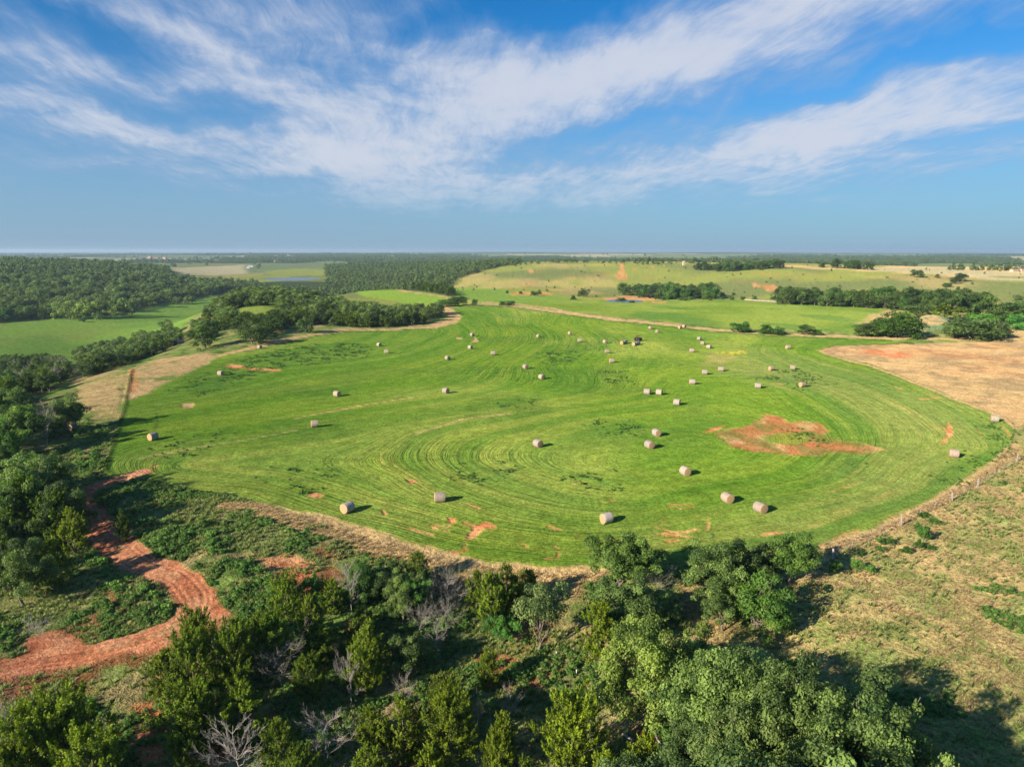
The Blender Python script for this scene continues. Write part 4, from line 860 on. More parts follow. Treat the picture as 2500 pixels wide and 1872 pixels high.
# ------------------------------------------------------------------ trees one can point at, near the camera (px of the photograph)
GRAY = (1.02, 1.06, 1.02); YEL = (1.15, 1.08, .8); DARK = (.62, .68, .7); BRIGHT = (.95, 1.0, .75); N = (1, 1, 1)
NEAR = [ # kind, foot x, foot y, top y, width, name, colour, label
 ('big_oak', 1740, 1900, 1590, 250, 'oak_tree', GRAY, 'tall grey-green oak at the back of the big clump in the lower right corner'),
 ('big_oak', 1900, 1980, 1640, 290, 'oak_tree', GRAY, 'dense oak in the middle of the lower right clump, above the shaded grass'),
 ('big_oak', 2090, 2080, 1700, 310, 'oak_tree', GRAY, 'oak at the outer right end of the lower right clump beside the long shadow'),
 ('big_oak', 1780, 2080, 1750, 270, 'oak_tree', N, 'leafy oak lowest in the lower right clump, cut by the bottom of the picture'),
 ('oak', 2240, 2130, 1815, 190, 'oak_tree', GRAY, 'small oak at the right tip of the lower right clump'),
 ('big_oak', 1960, 2160, 1800, 300, 'oak_tree', N, 'oak in front of the lower right clump with only its crown in view'),
 ('big_oak', 1575, 1800, 1520, 250, 'oak_tree', YEL, 'yellow-green oak with leafy shoots over the shaded hollow'),
 ('big_oak', 1700, 1850, 1590, 190, 'oak_tree', GRAY, 'first oak of the upper edge of the lower right clump, next to the yellow-green one'),
 ('big_oak', 1840, 1900, 1620, 220, 'oak_tree', GRAY, 'second oak along the upper edge of the lower right clump'),
 ('big_oak', 1970, 1960, 1680, 230, 'oak_tree', GRAY, 'third oak along the upper edge of the lower right clump'),
 ('big_oak', 2090, 2010, 1735, 230, 'oak_tree', (1.05, 1.05, 1.0), 'fourth oak along the upper edge of the lower right clump'),
 ('oak', 2185, 2000, 1790, 190, 'oak_tree', (1.1, 1.1, .9), 'last and lowest oak along the upper edge of the lower right clump'),
 ('oak', 1690, 1700, 1545, 160, 'oak_tree', (1.35, 1.2, .9), 'small yellow-green oak on the right shoulder of the oak over the hollow'),
 ('bush', 1640, 1800, 1680, 150, 'shrub', (.9, .9, 1.0), 'low bush under the yellow-green oak, beside the hollow'),
 ('oak', 1530, 1560, 1408, 190, 'oak_tree', GRAY, 'grey-green oak directly below the dark round tree at the field edge'),
 ('oak', 1610, 1530, 1440, 120, 'oak_tree', GRAY, 'small grey-green oak leaning right of the oak below the dark tree'),
 ('cedar', 1465, 1625, 1470, 115, 'cedar_tree', YEL, 'olive cedar on the left edge of the oak group over the hollow'),
 ('bush', 1555, 1545, 1465, 85, 'shrub', BRIGHT, 'bright green bush between the olive cedar and the grey-green oak'),
 ('oak', 1520, 1450, 1308, 175, 'oak_tree', (.85, 1.0, .7), 'dark round tree standing against the lower edge of the hay field'),
 ('dead_scrub', 1605, 1450, 1390, 110, 'dead_bush', N, 'bare grey branches beside the dark round tree at the field edge'),
 ('big_oak', 1735, 1490, 1325, 170, 'oak_tree', GRAY, 'grey-green oak at the left of the group below the fence corner'),
 ('oak', 1825, 1440, 1315, 130, 'oak_tree', DARK, 'dark oak at the back of the group below the fence corner'),
 ('oak', 1925, 1425, 1303, 140, 'oak_tree', (.7, .85, .6), 'round dark green tree nearest the white fence corner post'),
 ('bush', 1850, 1535, 1410, 170, 'shrub', BRIGHT, 'bright green drooping tree at the front of the group below the fence corner'),
 ('oak', 1765, 1540, 1440, 120, 'oak_tree', GRAY, 'grey-green oak with bare limbs in front of the group below the fence'),
 ('clear_oak', 1316, 1590, 1438, 140, 'oak_tree', (1.5, 1.4, 1.7), 'pale green tree with a clear bare trunk alone above the red hollow'),
 ('bush', 1225, 1560, 1490, 80, 'shrub', (.8, 1.1, .9), 'bright low bush at the left foot of the pale clear-stemmed tree'),
 ('cedar', 1195, 1545, 1400, 95, 'cedar_tree', N, 'tall cedar left of the pale tree, below the dry strip'),
 ('cedar', 1235, 1510, 1378, 90, 'cedar_tree', DARK, 'dark cedar behind the cedar left of the pale tree'),
 ('cedar', 1290, 1475, 1390, 80, 'cedar_tree', N, 'cedar at the right end of the thicket under the dry strip'),
 ('wide_cedar', 1023, 1425, 1355, 62, 'cedar_tree', N, 'small round cedar on the tan strip at the edge of the hay field'),
 ('wide_cedar', 700, 1510, 1408, 98, 'cedar_tree', N, 'solitary bushy cedar left of the bare red patch'),
 ('oak', 950, 1470, 1385, 110, 'oak_tree', DARK, 'dark oak scrub left of the small round cedar'),
 ('bush', 1010, 1500, 1418, 95, 'shrub', (.85, 1.1, .8), 'bright green bush below the small round cedar'),
 ('dead', 860, 1500, 1378, 80, 'dead_tree', N, 'tall twisted dead tree above the thicket, left of the dark oak scrub'),
 ('cedar', 815, 1500, 1415, 80, 'cedar_tree', N, 'cedar at the left foot of the tall twisted dead tree'),
 ('dead_scrub', 1095, 1480, 1408, 130, 'dead_tree', N, 'sprawling bare grey tree below the tan strip'),
 ('dead_scrub', 1020, 1550, 1485, 100, 'dead_bush', N, 'grey dead brush piled under the bright green bush'),
 ('dead_scrub', 1090, 1540, 1480, 90, 'dead_bush', N, 'grey dead brush right of the pile under the bright bush'),
 ('dead', 1065, 1600, 1520, 75, 'dead_tree', N, 'small dead conifer with level twigs in the middle of the thicket'),
 ('dead', 1185, 1520, 1440, 60, 'dead_tree', N, 'bare stem among the cedars left of the pale tree'),
 ('dead', 545, 1640, 1520, 70, 'dead_tree', N, 'silver dead treetop beside the open bend of the red track'),
 ('dead', 860, 1720, 1600, 90, 'dead_tree', N, 'leaning silver snag with upswept branches in the middle of the cedars'),
 ('dead_scrub', 690, 1680, 1590, 150, 'dead_tree', N, 'wide bare crown of a dead tree above the cedars left of the snag'),
 ('dead', 800, 1860, 1738, 170, 'dead_tree', N, 'big fan of silver twigs low in the centre cedars'),
 ('dead', 590, 1930, 1760, 200, 'dead_tree', N, 'dead tree with a yellowish trunk at the bottom edge left of centre'),
 ('dead', 990, 1730, 1640, 60, 'dead_tree', N, 'small forked grey snag behind the lime cedars'),
 ('dead', 1165, 1790, 1700, 70, 'dead_tree', N, 'bluish bare twigs right of the lime cedars'),
 ('dead', 1245, 1770, 1675, 70, 'dead_tree', N, 'curved bare branch at the lip of the dark hollow'),
 ('dead_scrub', 20, 1900, 1720, 110, 'dead_tree', N, 'bare branches at the left border above the bottom left cedars'),
 ('dead_scrub', 95, 1560, 1510, 90, 'dead_bush', N, 'grey brush heap beside the red track at the left'),
 ('dead', 115, 1090, 990, 60, 'dead_tree', N, 'pale bare tree in front of the left woods, beside the dark hay bale'),
 ('oak', 160, 1060, 970, 95, 'oak_tree', GRAY, 'grey-green oak right behind the pale bare tree at the left'),
 ('wide_cedar', 80, 1945, 1740, 190, 'cedar_tree', YEL, 'spreading cedar filling the bottom left corner'),
 ('wide_cedar', 170, 1905, 1695, 200, 'cedar_tree', YEL, 'highest of the bright cedars in the bottom left corner'),
 ('wide_cedar', 240, 1980, 1790, 170, 'cedar_tree', YEL, 'cedar on the right flank of the bottom left group'),
 ('wide_cedar', 30, 2000, 1820, 170, 'cedar_tree', YEL, 'lowest cedar of the bottom left group at the picture border'),
 ('cedar', 985, 1860, 1700, 120, 'cedar_tree', YEL, 'lime green cedar left of the pair at bottom centre'),
 ('wide_cedar', 1100, 1870, 1715, 150, 'cedar_tree', YEL, 'lime green cedar right of the pair at bottom centre'),
 ('cedar', 1225, 1880, 1745, 90, 'cedar_tree', YEL, 'narrow lime cedar at the left rim of the dark hollow'),
 ('wide_cedar', 1395, 1900, 1700, 160, 'cedar_tree', YEL, 'lime cedar standing alone at the bottom of the dark hollow'),
 ('cedar', 1570, 1980, 1800, 130, 'cedar_tree', YEL, 'cedar at the bottom edge between the hollow and the big oaks'),
 ('cedar', 1470, 2000, 1830, 120, 'cedar_tree', YEL, 'low cedar at the bottom edge right of the lone lime cedar'),
 ('cedar', 135, 1440, 1315, 100, 'cedar_tree', YEL, 'slender olive cedar above the grassy bank left of the track'),
 ('cedar', 185, 1355, 1240, 85, 'cedar_tree', (1.1, 1.0, .8), 'olive cedar in front of the dark woods beside the upper track'),
 ('cedar', 303, 1320, 1245, 40, 'cedar_tree', DARK, 'thin dark cedar alone beside the shaded part of the red track'),
 ('oak', 40, 1120, 985, 130, 'oak_tree', (1.0, 1.15, .7), 'bright green oak at the left border beside the pale bare tree'),
 ('big_oak', 165, 1330, 1180, 125, 'oak_tree', DARK, 'dark oak overhanging the upper part of the red track'),
 ('big_oak', 55, 1300, 1115, 180, 'oak_tree', GRAY, 'tallest grey-green oak of the woods at the left border'),
 ('big_oak', 125, 1235, 1105, 120, 'oak_tree', GRAY, 'oak behind the dark one over the red track'),
 ('big_oak', 60, 1480, 1320, 150, 'oak_tree', GRAY, 'grey-green oak at the left border above the grassy bank'),
 ('wide_cedar', 480, 1720, 1550, 130, 'cedar_tree', N, 'dark cedar below the open bend of the red track'),
 ('wide_cedar', 575, 1690, 1525, 130, 'cedar_tree', N, 'dark cedar right of the one below the bend'),
 ('wide_cedar', 660, 1640, 1510, 120, 'cedar_tree', N, 'dark cedar below the bushy cedar by the red patch'),
 ('wide_cedar', 470, 1840, 1680, 150, 'cedar_tree', N, 'cedar left of the dead tree with the yellowish trunk'),
 ('cedar', 900, 1640, 1520, 100, 'cedar_tree', N, 'cedar above the leaning silver snag'),
 ('cedar', 790, 1620, 1530, 110, 'cedar_tree', N, 'cedar with drooping shoots left of the small dead conifer'),
]
for kd, bx, by, ty, w_, nm, colr, lb in NEAR:
    px_tree(kd, bx, by, ty, w_, lb, name=nm, color=colr, cat='shrub' if nm in ('shrub', 'dead_bush') else 'tree')

# fillers of the same thickets: nothing tells them apart
taken = []
def scatter(poly, spacing, seed, n=200000, lim=None, avoid=()):
    r = np.random.default_rng(seed); poly = np.asarray(poly); lo, hi = poly.min(0), poly.max(0); A_ = (hi[0] - lo[0]) * (hi[1] - lo[1])
    m = int(min(n, A_ / spacing ** 2 * 3)); Q = r.uniform(lo, hi, (m, 2)); Q = Q[inside(Q, poly)]
    out = []; cell = {}; s = spacing
    for q in Q:
        k = (int(q[0] // s), int(q[1] // s)); ok = True
        for dx in (-1, 0, 1):
            for dy in (-1, 0, 1):
                for o_ in cell.get((k[0] + dx, k[1] + dy), ()):
                    if (o_[0] - q[0]) ** 2 + (o_[1] - q[1]) ** 2 < s * s * .62: ok = False
        if ok:
            cell.setdefault(k, []).append(q); out.append(q)
    return np.array(out) if out else np.zeros((0, 2))
def fill(poly, spacing, seed, kinds, hr, rr, label, group, name='tree', parts=True, names=None, cols=((.75, .8, .8), (1.2, 1.15, 1.0)), lim=None, cat='tree', keep=None):
    r = np.random.default_rng(seed); Q = scatter(poly, spacing, seed)
    if keep is not None: Q = Q[[bool(keep(*q)) for q in Q]] if len(Q) else Q
    if lim: Q = Q[np.argsort(np.hypot(Q[:, 0], Q[:, 1]))][:lim]
    for q in Q:
        if abs(math.degrees(math.atan2(q[0], q[1]))) > 39 or any((q[0] - a_) ** 2 + (q[1] + .8 - b_) ** 2 < (c_ + .6) ** 2 for a_, b_, c_ in DEADS) or any((q[0] - a_) ** 2 + (q[1] - b_) ** 2 < c_ * c_ for a_, b_, c_ in AVOID): continue
        k = kinds[int(r.integers(0, len(kinds)))]; H = r.uniform(*hr); t = r.random()
        c_ = tuple(np.array(cols[0]) * (1 - t) + np.array(cols[1]) * t)
        kk = 'cedar' if 'cedar' in k else ('bush' if 'bush' in k else ('dead' if 'dead' in k else 'oak'))
        nm = {'cedar': 'cedar_tree', 'oak': 'oak_tree', 'bush': 'shrub', 'dead': 'dead_tree'}[kk]
        lb = label[kk]; u = (H - hr[0]) / (hr[1] - hr[0])
        lb = ('low ' if u < .3 else ('tall ' if u > .75 else 'middling ')) + ('dark ' if t < .33 else ('pale ' if t > .7 else 'mid ')) + lb
        if 'dead' in kk: lb = label[kk]
        put_tree(k, q[0], q[1], H, H * r.uniform(*rr), name=nm, label=lb, group=group[kk] if isinstance(group, dict) else group, color=c_, parts=parts, cat='shrub' if kk == 'bush' else 'tree')
    return Q
def lb4(where): return {'cedar': 'green cedar ' + where, 'oak': 'green oak ' + where, 'bush': 'green bush ' + where, 'dead': 'bare grey dead tree ' + where}
def gr4(where): return {'cedar': 'cedars ' + where, 'oak': 'oaks ' + where, 'bush': 'bushes ' + where, 'dead': 'dead trees ' + where}
TH = gs([(400, 1700), (460, 1620), (560, 1590), (640, 1580), (760, 1560), (880, 1600), (1000, 1620), (1120, 1640), (1210, 1690), (1250, 1760), (1260, 1871), (1300, 1990), (380, 1990), (410, 1850)])
fill(TH, 4.4, 301, ['cedar', 'wide_cedar', 'cedar', 'oak', 'wide_cedar', 'cedar'], (3.8, 6.2), (.34, .48), lb4('in the thicket at the bottom centre'), gr4('in the bottom centre thicket'), cols=((.7, .75, .8), (1.25, 1.15, .9)))
TH2 = gs([(740, 1440), (860, 1430), (1000, 1440), (1130, 1440), (1300, 1470), (1290, 1530), (1160, 1530), (1060, 1520), (960, 1560), (840, 1560), (760, 1520)])
fill(TH2, 4.0, 302, ['cedar', 'oak', 'bush', 'cedar'], (3, 4.8), (.38, .52), lb4('in the thicket below the tan strip'), gr4('below the tan strip'), cols=((.65, .75, .7), (1.1, 1.1, 1)))
LW = gs([(-150, 975), (20, 965), (60, 1010), (40, 1080), (20, 1130), (50, 1180), (130, 1250), (180, 1300), (160, 1360), (90, 1410), (20, 1440), (-150, 1480), (-400, 1300)])
fill(LW, 5.9, 303, ['oak', 'cedar', 'big_oak', 'oak', 'bush'], (6, 9.5), (.40, .50), lb4('in the woods at the left border'), gr4('in the woods at the left border'), cols=((.55, .68, .55), (1.1, 1.15, .95)))
LW2 = gs([(-200, 905), (30, 893), (155, 890), (165, 925), (120, 965), (-200, 975)])
fill(LW2, 4.4, 304, ['oak', 'cedar', 'cedar', 'oak', 'dead'], (5, 7.5), (.42, .55), lb4('between the valley pasture and the dry patch'), gr4('between the valley pasture and the dry patch'), cols=((.5, .6, .5), (.95, 1, .8)))
BR = gs([(1640, 1840), (1700, 1740), (1800, 1720), (1900, 1780), (2000, 1840), (2100, 1900), (2250, 2000), (2200, 2100), (1500, 2100)])
fill(BR, 4.2, 305, ['oak', 'big_oak'], (6, 8), (.5, .6), lb4('in the lower right clump'), gr4('in the lower right clump'), cols=((.9, .95, 1.1), (1.15, 1.15, 1.2)))
for k, (px_, dist_, h_) in enumerate([(1500, 33, 12), (1650, 34, 13), (1850, 33, 13), (2050, 32, 13), (2250, 33, 12), (2150, 40, 11), (1980, 38, 12), (2150, 33, 14), (2060, 37, 13), (2350, 30, 14)]):
    q = pd(px_, dist_); put_tree('big_oak', q[0], q[1], h_, 5.4, name='oak_tree', label='tall oak of the lower right clump below the border of the view', group='oaks below the border', color=GRAY)
# beyond the left edge of the picture: the woods go on and throw their shade on the track
for k, (px_, dist_) in enumerate([(-330, 118), (-420, 124)]):
    q = pd(px_, dist_); put_tree('big_oak', q[0], q[1], 10, 5, name='oak_tree', label='oak just outside the left border of the view', group='oaks outside the left border', color=GRAY)

# ------------------------------------------------------------------ middle distance
def clear_spot(x, y): return not (inside(np.array([[x, y]]), CLEAR)[0])
CLEAR = gs([(565, 762), (640, 745), (680, 757), (650, 790), (575, 790)])
MIDS = [ # kind, foot x, foot y, top y, width, colour, label
 ('mid_oak', 503, 851, 798, 62, (.8, .9, .6), 'round dark tree beside the black tank'), ('mid_oak', 617, 841, 790, 62, (.7, .8, .65), 'dark tree over the tan track, right of the tank'),
 ('mid_oak', 748, 812, 772, 34, (.8, .95, .7), 'small dark tree alone above the tan track'), ('mid_cedar', 200, 880, 845, 40, DARK, 'cedar at the lower tip of the knoll woods'),
 ('mid_oak', 201, 787, 774, 14, DARK, 'single small dark tree out in the valley pasture'), ('mid_bush', 271, 765, 751, 20, BRIGHT, 'light round bush at the edge of the valley pasture'),
 ('mid_oak', 145, 779, 741, 26, (1.7, 1.55, 1.3), 'pale green tree at the left end of the light row by the pasture'), ('mid_oak', 170, 779, 734, 36, (1.7, 1.55, 1.3), 'second pale green tree of the light row by the pasture'),
 ('mid_oak', 197, 779, 735, 34, (1.6, 1.5, 1.25), 'third pale green tree of the light row by the pasture'), ('mid_oak', 222, 779, 733, 40, (1.7, 1.55, 1.3), 'fourth and widest pale tree of the light row by the pasture'),
 ('mid_oak', 250, 779, 736, 34, (1.5, 1.4, 1.2), 'fifth pale tree of the light row by the pasture'), ('mid_oak', 278, 773, 730, 22, (1.2, 1.15, 1.0), 'pale tree above the round bush by the pasture'),
 ('mid_oak', 297, 773, 729, 30, (1.4, 1.45, 1.0), 'pale tree right of the one above the round bush'), ('mid_oak', 318, 773, 733, 20, (1.1, 1.2, 1.0), 'darker tree ending the light row by the pasture'),
 ('mid_oak', 376, 750, 724, 30, (1.2, 1.1, .9), 'round pale tree standing out from the wood edge'), ('mid_oak', 433, 743, 724, 22, (1.1, 1.1, .9), 'small pale tree right of the round pale one'),
 ('mid_oak', 456, 741, 722, 14, (1.3, 1.1, 1.0), 'brownish small tree at the wood edge'), ('mid_oak', 471, 740, 722, 14, (1.0, 1.0, .9), 'little light tree next to the brownish one'),
 # right side, along the boundary strip
 ('mid_bush', 1812, 812, 784, 44, (.55, .65, .6), 'round dark bush alone where the tan strip bends'), ('mid_bush', 1868, 815, 794, 36, (.6, .7, .6), 'dark bush second from the left along the strip'),
 ('mid_bush', 1900, 817, 798, 40, (.7, .8, .8), 'flatter grey bush third along the strip'), ('mid_oak', 1968, 818, 795, 32, (.8, .9, .9), 'small open tree fourth along the strip'),
 ('mid_bush', 1996, 818, 805, 26, (.7, .8, .8), 'low bush just right of the small open tree'), ('mid_oak', 2112, 822, 789, 48, (.7, .75, .7), 'grey-green round tree left of the big dark tree'),
 ('mid_oak', 2190, 824, 757, 92, (.55, .75, .4), 'big dark green tree leaning left over the tan strip'), ('mid_oak', 2160, 822, 775, 60, (.55, .75, .45), 'lower left shoulder tree of the big dark one'),
 ('mid_oak', 2240, 780, 745, 55, (.75, .8, .8), 'grey tree behind the big dark tree'), ('mid_cedar', 2305, 782, 743, 62, (1.0, .95, .8), 'windswept cedar on top of the grassy mound'),
 ('mid_cedar', 2350, 785, 752, 44, (1.1, 1.0, .8), 'olive cedar right of the mound top cedar'), ('mid_oak', 2370, 828, 775, 115, (.8, .85, .9), 'broad grey-green tree at the edge of the tan field'),
 ('mid_oak', 2410, 826, 780, 70, (.8, .85, .9), 'right half of the broad grey-green pair by the tan field'), ('mid_oak', 2330, 826, 785, 50, (.85, .95, .85), 'small tree at the left foot of the broad pair'),
 ('mid_cedar', 2450, 823, 795, 42, (.9, .9, .7), 'low cedar at the right end of the hedge trees'), ('mid_bush', 2400, 790, 762, 60, (1.1, 1.4, 1.0), 'bright green thicket behind the broad pair'),
 ('mid_oak', 2400, 785, 722, 70, (.65, .75, .65), 'large dark tree behind the bright thicket'), ('mid_oak', 2475, 790, 735, 80, (.6, .72, .65), 'large dark tree at the right border'),
 ('mid_bush', 2478, 805, 770, 48, (.8, 1.15, 1.0), 'blue-green tree at the right border under the large dark one'), ('mid_oak', 2510, 760, 715, 50, (.8, .85, .9), 'tree cut by the right border'),
 ('mid_oak', 2240, 678, 658, 28, DARK, 'dark tree on the far rise above the tree belt'), ('mid_cedar', 2288, 679, 669, 14, DARK, 'small cedar right of the dark tree on the far rise'),
 ('mid_oak', 2345, 688, 669, 28, DARK, 'larger dark tree on the edge of the far dry plateau'), ('mid_oak', 2332, 693, 675, 22, DARK, 'lower tree merged with the one at the plateau edge'),
 ('mid_bush', 2310, 701, 689, 20, DARK, 'bush on the slope under the plateau'), ('mid_bush', 2338, 708, 700, 9, DARK, 'tiny round bush on the slope right of the bush'),
 ('mid_bush', 1738, 722, 711, 18, DARK, 'bush left of the pair before the tree belt'), ('mid_bush', 1765, 722, 714, 14, DARK, 'lower bush joined to the one before the belt'), ('mid_bush', 1790, 721, 713, 8, DARK, 'small shrub nearest the tree belt'),
 ('mid_oak', 1425, 724, 703, 22, DARK, 'dark tree left of the pond'), ('mid_bush', 1514, 737, 727, 24, (.7, .75, .6), 'bush standing in front of the pond'), ('mid_bush', 1541, 739, 733, 14, DARK, 'smaller bush at the right of the pond'),
 ('mid_bush', 1400, 732, 722, 14, DARK, 'bush below the tree left of the pond'), ('mid_bush', 1304, 722, 709, 18, DARK, 'dark bush on the bare red bank'), ('mid_bush', 1318, 719, 708, 10, DARK, 'second bush on the bare red bank'),
 ('mid_bush', 1272, 718, 710, 9, DARK, 'small bush left on the bare red bank'), ('mid_bush', 1238, 716, 709, 8, DARK, 'lone bush left of the bare red bank'),
 ('mid_bush', 1225, 746, 733, 16, DARK, 'bush at the top corner of the hay field'), ('mid_bush', 1245, 746, 735, 22, DARK, 'wider bush beside the one at the top corner of the field'),
 ('mid_oak', 1120, 746, 723, 42, (.6, .75, .55), 'dark tree at the right end of the knoll woods'), ('mid_oak', 1158, 747, 732, 16, DARK, 'small tree ending the row right of the knoll woods'),
 ('mid_oak', 1090, 748, 730, 40, (.6, .75, .55), 'dark tree joining the knoll woods to the row'),
]
for kd, bx, by, ty, w_, colr, lb in MIDS:
    nm = 'cedar_tree' if 'cedar' in kd else ('shrub' if 'bush' in kd else 'oak_tree')
    e = px_tree(kd, bx, by, ty, w_, lb, name=nm, color=colr, cat='shrub' if nm == 'shrub' else 'tree', parts=(w_ > 24))
    AVOID.append((e.location.x, e.location.y, 9.0 if w_ < 30 else 11.0))
fill(WOODS['knoll'], 5.4, 401, ['mid_oak', 'mid_cedar', 'mid_oak', 'mid_cedar', 'mid_oak'], (4.2, 6.8), (.45, .62), lb4('in the woods on the knoll behind the hay field'), gr4('in the knoll woods'),
     parts=False, cols=((.35, .45, .33), (.75, .8, .58)), lim=115, keep=clear_spot)
KQ = _Q_knoll = scatter(WOODS['knoll'], 5.4, 401)
fill(WOODS['crest'], 8.5, 402, ['mid_oak', 'mid_cedar'], (5.5, 8), (.45, .6), lb4('in the dark row behind the second bright field'), gr4('in the dark row behind the second bright field'), parts=False, cols=((.5, .6, .5), (.8, .85, .7)), lim=24)
for nm_, poly, lim_, hr_, sp_ in (('in the grove beyond the pond', [pd(1455, 750), pd(1560, 700), pd(1610, 655), pd(1690, 660), pd(1742, 650), pd(1735, 710), pd(1640, 760), pd(1460, 800)], 45, (9, 13), 9),
                             ('in the tree belt behind the long bale row', [pd(1900, 555), pd(2000, 545), pd(2100, 545), pd(2200, 520), pd(2290, 500), pd(2360, 500), pd(2380, 560), pd(2280, 600), pd(1900, 600)], 70, (9, 13), 9),
                             ('in the grove on the far ridge', [pd(1680, 1060), pd(1760, 1000), pd(1900, 1010), pd(1895, 1090), pd(1700, 1140)], 32, (9, 12), 12),
                             ('in the line of trees on the far ridge', [pd(2010, 1050), pd(2110, 1010), pd(2105, 1060), pd(1940, 1110)], 9, (8, 13), 14)):
    fill(poly, sp_, 410 + len(nm_), ['mid_oak', 'mid_oak', 'mid_oak', 'mid_bush'], hr_, (.45, .6), lb4(nm_), gr4(nm_), parts=False, cols=((.38, .48, .42), (.75, .82, .72)), lim=lim_)
fill(np.array([pd(1620, 625), pd(1700, 620), pd(1900, 640), pd(1690, 650), pd(1600, 645)]), 12, 431, ['mid_bush'], (2, 3.5), (.7, .9), lb4('below the grove beyond the pond'), gr4('below the grove'), parts=False, lim=16)
# front rank of the valley forest: single trees
FRONT = np.array([pd(-400, 640)] + VAL[:-1] + [VAL[-1]] + [pd(640, 1030), pd(520, 960), pd(400, 860), pd(270, 760), pd(130, 720), pd(0, 710), pd(-400, 700)])
fq = fill(FRONT, 8.5, 440, ['mid_oak', 'mid_oak', 'mid_bush', 'mid_cedar'], (9, 13), (.45, .6), lb4('along the front of the valley forest'), gr4('along the front of the valley forest'), parts=False, cols=((.42, .56, .62), (1.0, 1.1, .95)), lim=45)

# ------------------------------------------------------------------ distant woods that read as one mass
def instancer(name, pts, rot, scl, which, protos, color_attr=None, **props):
    me = bpy.data.meshes.new(name); me.vertices.add(len(pts)); me.vertices.foreach_set('co', np.asarray(pts, dtype=np.float32).ravel())
    for k, v in (('rot', rot), ('scl', scl), ('which', which)):
        a = me.attributes.new(k, 'FLOAT', 'POINT'); a.data.foreach_set('value', np.asarray(v, dtype=np.float32))
    me.update(); ob = link(name, me, **props)
    ng = bpy.data.node_groups.new(name, 'GeometryNodeTree')
    ng.interface.new_socket('Geometry', in_out='INPUT', socket_type='NodeSocketGeometry'); ng.interface.new_socket('Geometry', in_out='OUTPUT', socket_type='NodeSocketGeometry')
    n = ng.nodes; l = ng.links; gi = n.new('NodeGroupInput'); go = n.new('NodeGroupOutput'); jn = n.new('GeometryNodeJoinGeometry')
    def na(nm):
        a = n.new('GeometryNodeInputNamedAttribute'); a.data_type = 'FLOAT'; a.inputs['Name'].default_value = nm; return a.outputs['Attribute']
    rt = n.new('ShaderNodeCombineXYZ'); l.new(na('rot'), rt.inputs[2]); sc_ = na('scl'); wh = na('which')
    for k, src in enumerate(protos):
        iop = n.new('GeometryNodeInstanceOnPoints'); oi = n.new('GeometryNodeObjectInfo'); oi.inputs['Object'].default_value = src; oi.inputs['As Instance'].default_value = True
        cmp_ = n.new('FunctionNodeCompare'); cmp_.data_type = 'FLOAT'; cmp_.operation = 'EQUAL'; l.new(wh, cmp_.inputs[0]); cmp_.inputs[1].default_value = float(k); cmp_.inputs['Epsilon'].default_value = 0.1
        l.new(gi.outputs[0], iop.inputs['Points']); l.new(cmp_.outputs[0], iop.inputs['Selection']); l.new(oi.outputs['Geometry'], iop.inputs['Instance'])
        l.new(rt.outputs[0], iop.inputs['Rotation']); l.new(sc_, iop.inputs['Scale']); l.new(iop.outputs[0], jn.inputs[0])
    l.new(jn.outputs[0], go.inputs[0])
    md = ob.modifiers.new('nodes', 'NODES'); md.node_group = ng
    return ob
SRC = {}
def src(kind, k, color=(1, 1, 1)):
    key = (kind, k, color)
    if key not in SRC:
        p = PR[kind][k % len(PR[kind])]
        if 'whole' not in p: p['whole'] = whole(p, 'tree')
        o = bpy.data.objects.new('tree_source', p['whole']); o.color = (*color, 1); SRC[key] = o
    return SRC[key]
def mass(name, Q, hr, seed, kinds, label, base_h=10.0):
    r = np.random.default_rng(seed); n = len(Q); z = height(Q[:, 0], Q[:, 1])
    ks = [src(*k) for k in kinds]
    tone = fbm(Q[:, 0], Q[:, 1], 70, 3, seed) * .75 + r.random(n) * .35; wh = np.clip(((tone - .25) / .6 * len(ks)).astype(int), 0, len(ks) - 1); hh = r.uniform(*hr, n) * (.8 + .4 * fbm(Q[:, 0], Q[:, 1], 45, 2, seed + 3))
    return instancer(name, np.c_[Q, z - 0.2], r.uniform(0, 6.28, n), hh / base_h, wh, ks, kind='stuff', label=label)

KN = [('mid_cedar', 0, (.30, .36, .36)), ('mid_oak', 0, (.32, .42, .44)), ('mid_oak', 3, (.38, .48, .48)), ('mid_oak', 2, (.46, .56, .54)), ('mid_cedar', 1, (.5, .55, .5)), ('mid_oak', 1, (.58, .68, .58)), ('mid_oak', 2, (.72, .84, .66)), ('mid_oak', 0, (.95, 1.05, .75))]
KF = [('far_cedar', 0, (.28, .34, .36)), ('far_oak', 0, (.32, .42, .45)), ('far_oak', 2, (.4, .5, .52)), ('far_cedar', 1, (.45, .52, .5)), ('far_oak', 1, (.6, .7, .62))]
def not_near(Q, others, dmin):
    if len(others) == 0: return Q
    from mathutils.kdtree import KDTree
    kd = KDTree(len(others))
    for i, o_ in enumerate(others): kd.insert((o_[0], o_[1], 0), i)
    kd.balance(); return np.array([q for q in Q if kd.find((q[0], q[1], 0))[2] > dmin])
Q = np.array([q for q in KQ[np.argsort(np.hypot(KQ[:, 0], KQ[:, 1]))][115:] if clear_spot(*q)]); mass('knoll_woods', Q, (5.0, 8), 520, [('mid_oak', 0, (.42, .5, .4)), ('mid_cedar', 0, (.6, .62, .42)), ('mid_oak', 1, (.6, .65, .5))], 'back of the woods on the knoll, towards the valley')
Q = scatter(WOODS['left_hill'], 9.4, 501); Q = not_near(Q, list(fq) + [(a_, b_) for a_, b_, c_ in AVOID], 7); dq = np.hypot(Q[:, 0], Q[:, 1])
mass('forest', Q[dq < 1100], (7.5, 14.5), 502, KN, 'dense dark green forest covering the hill beyond the valley pasture')
mass('forest_on_far_slope', Q[dq >= 1100], (8, 12), 503, KF, 'upper part of the forest on the hill at the left')
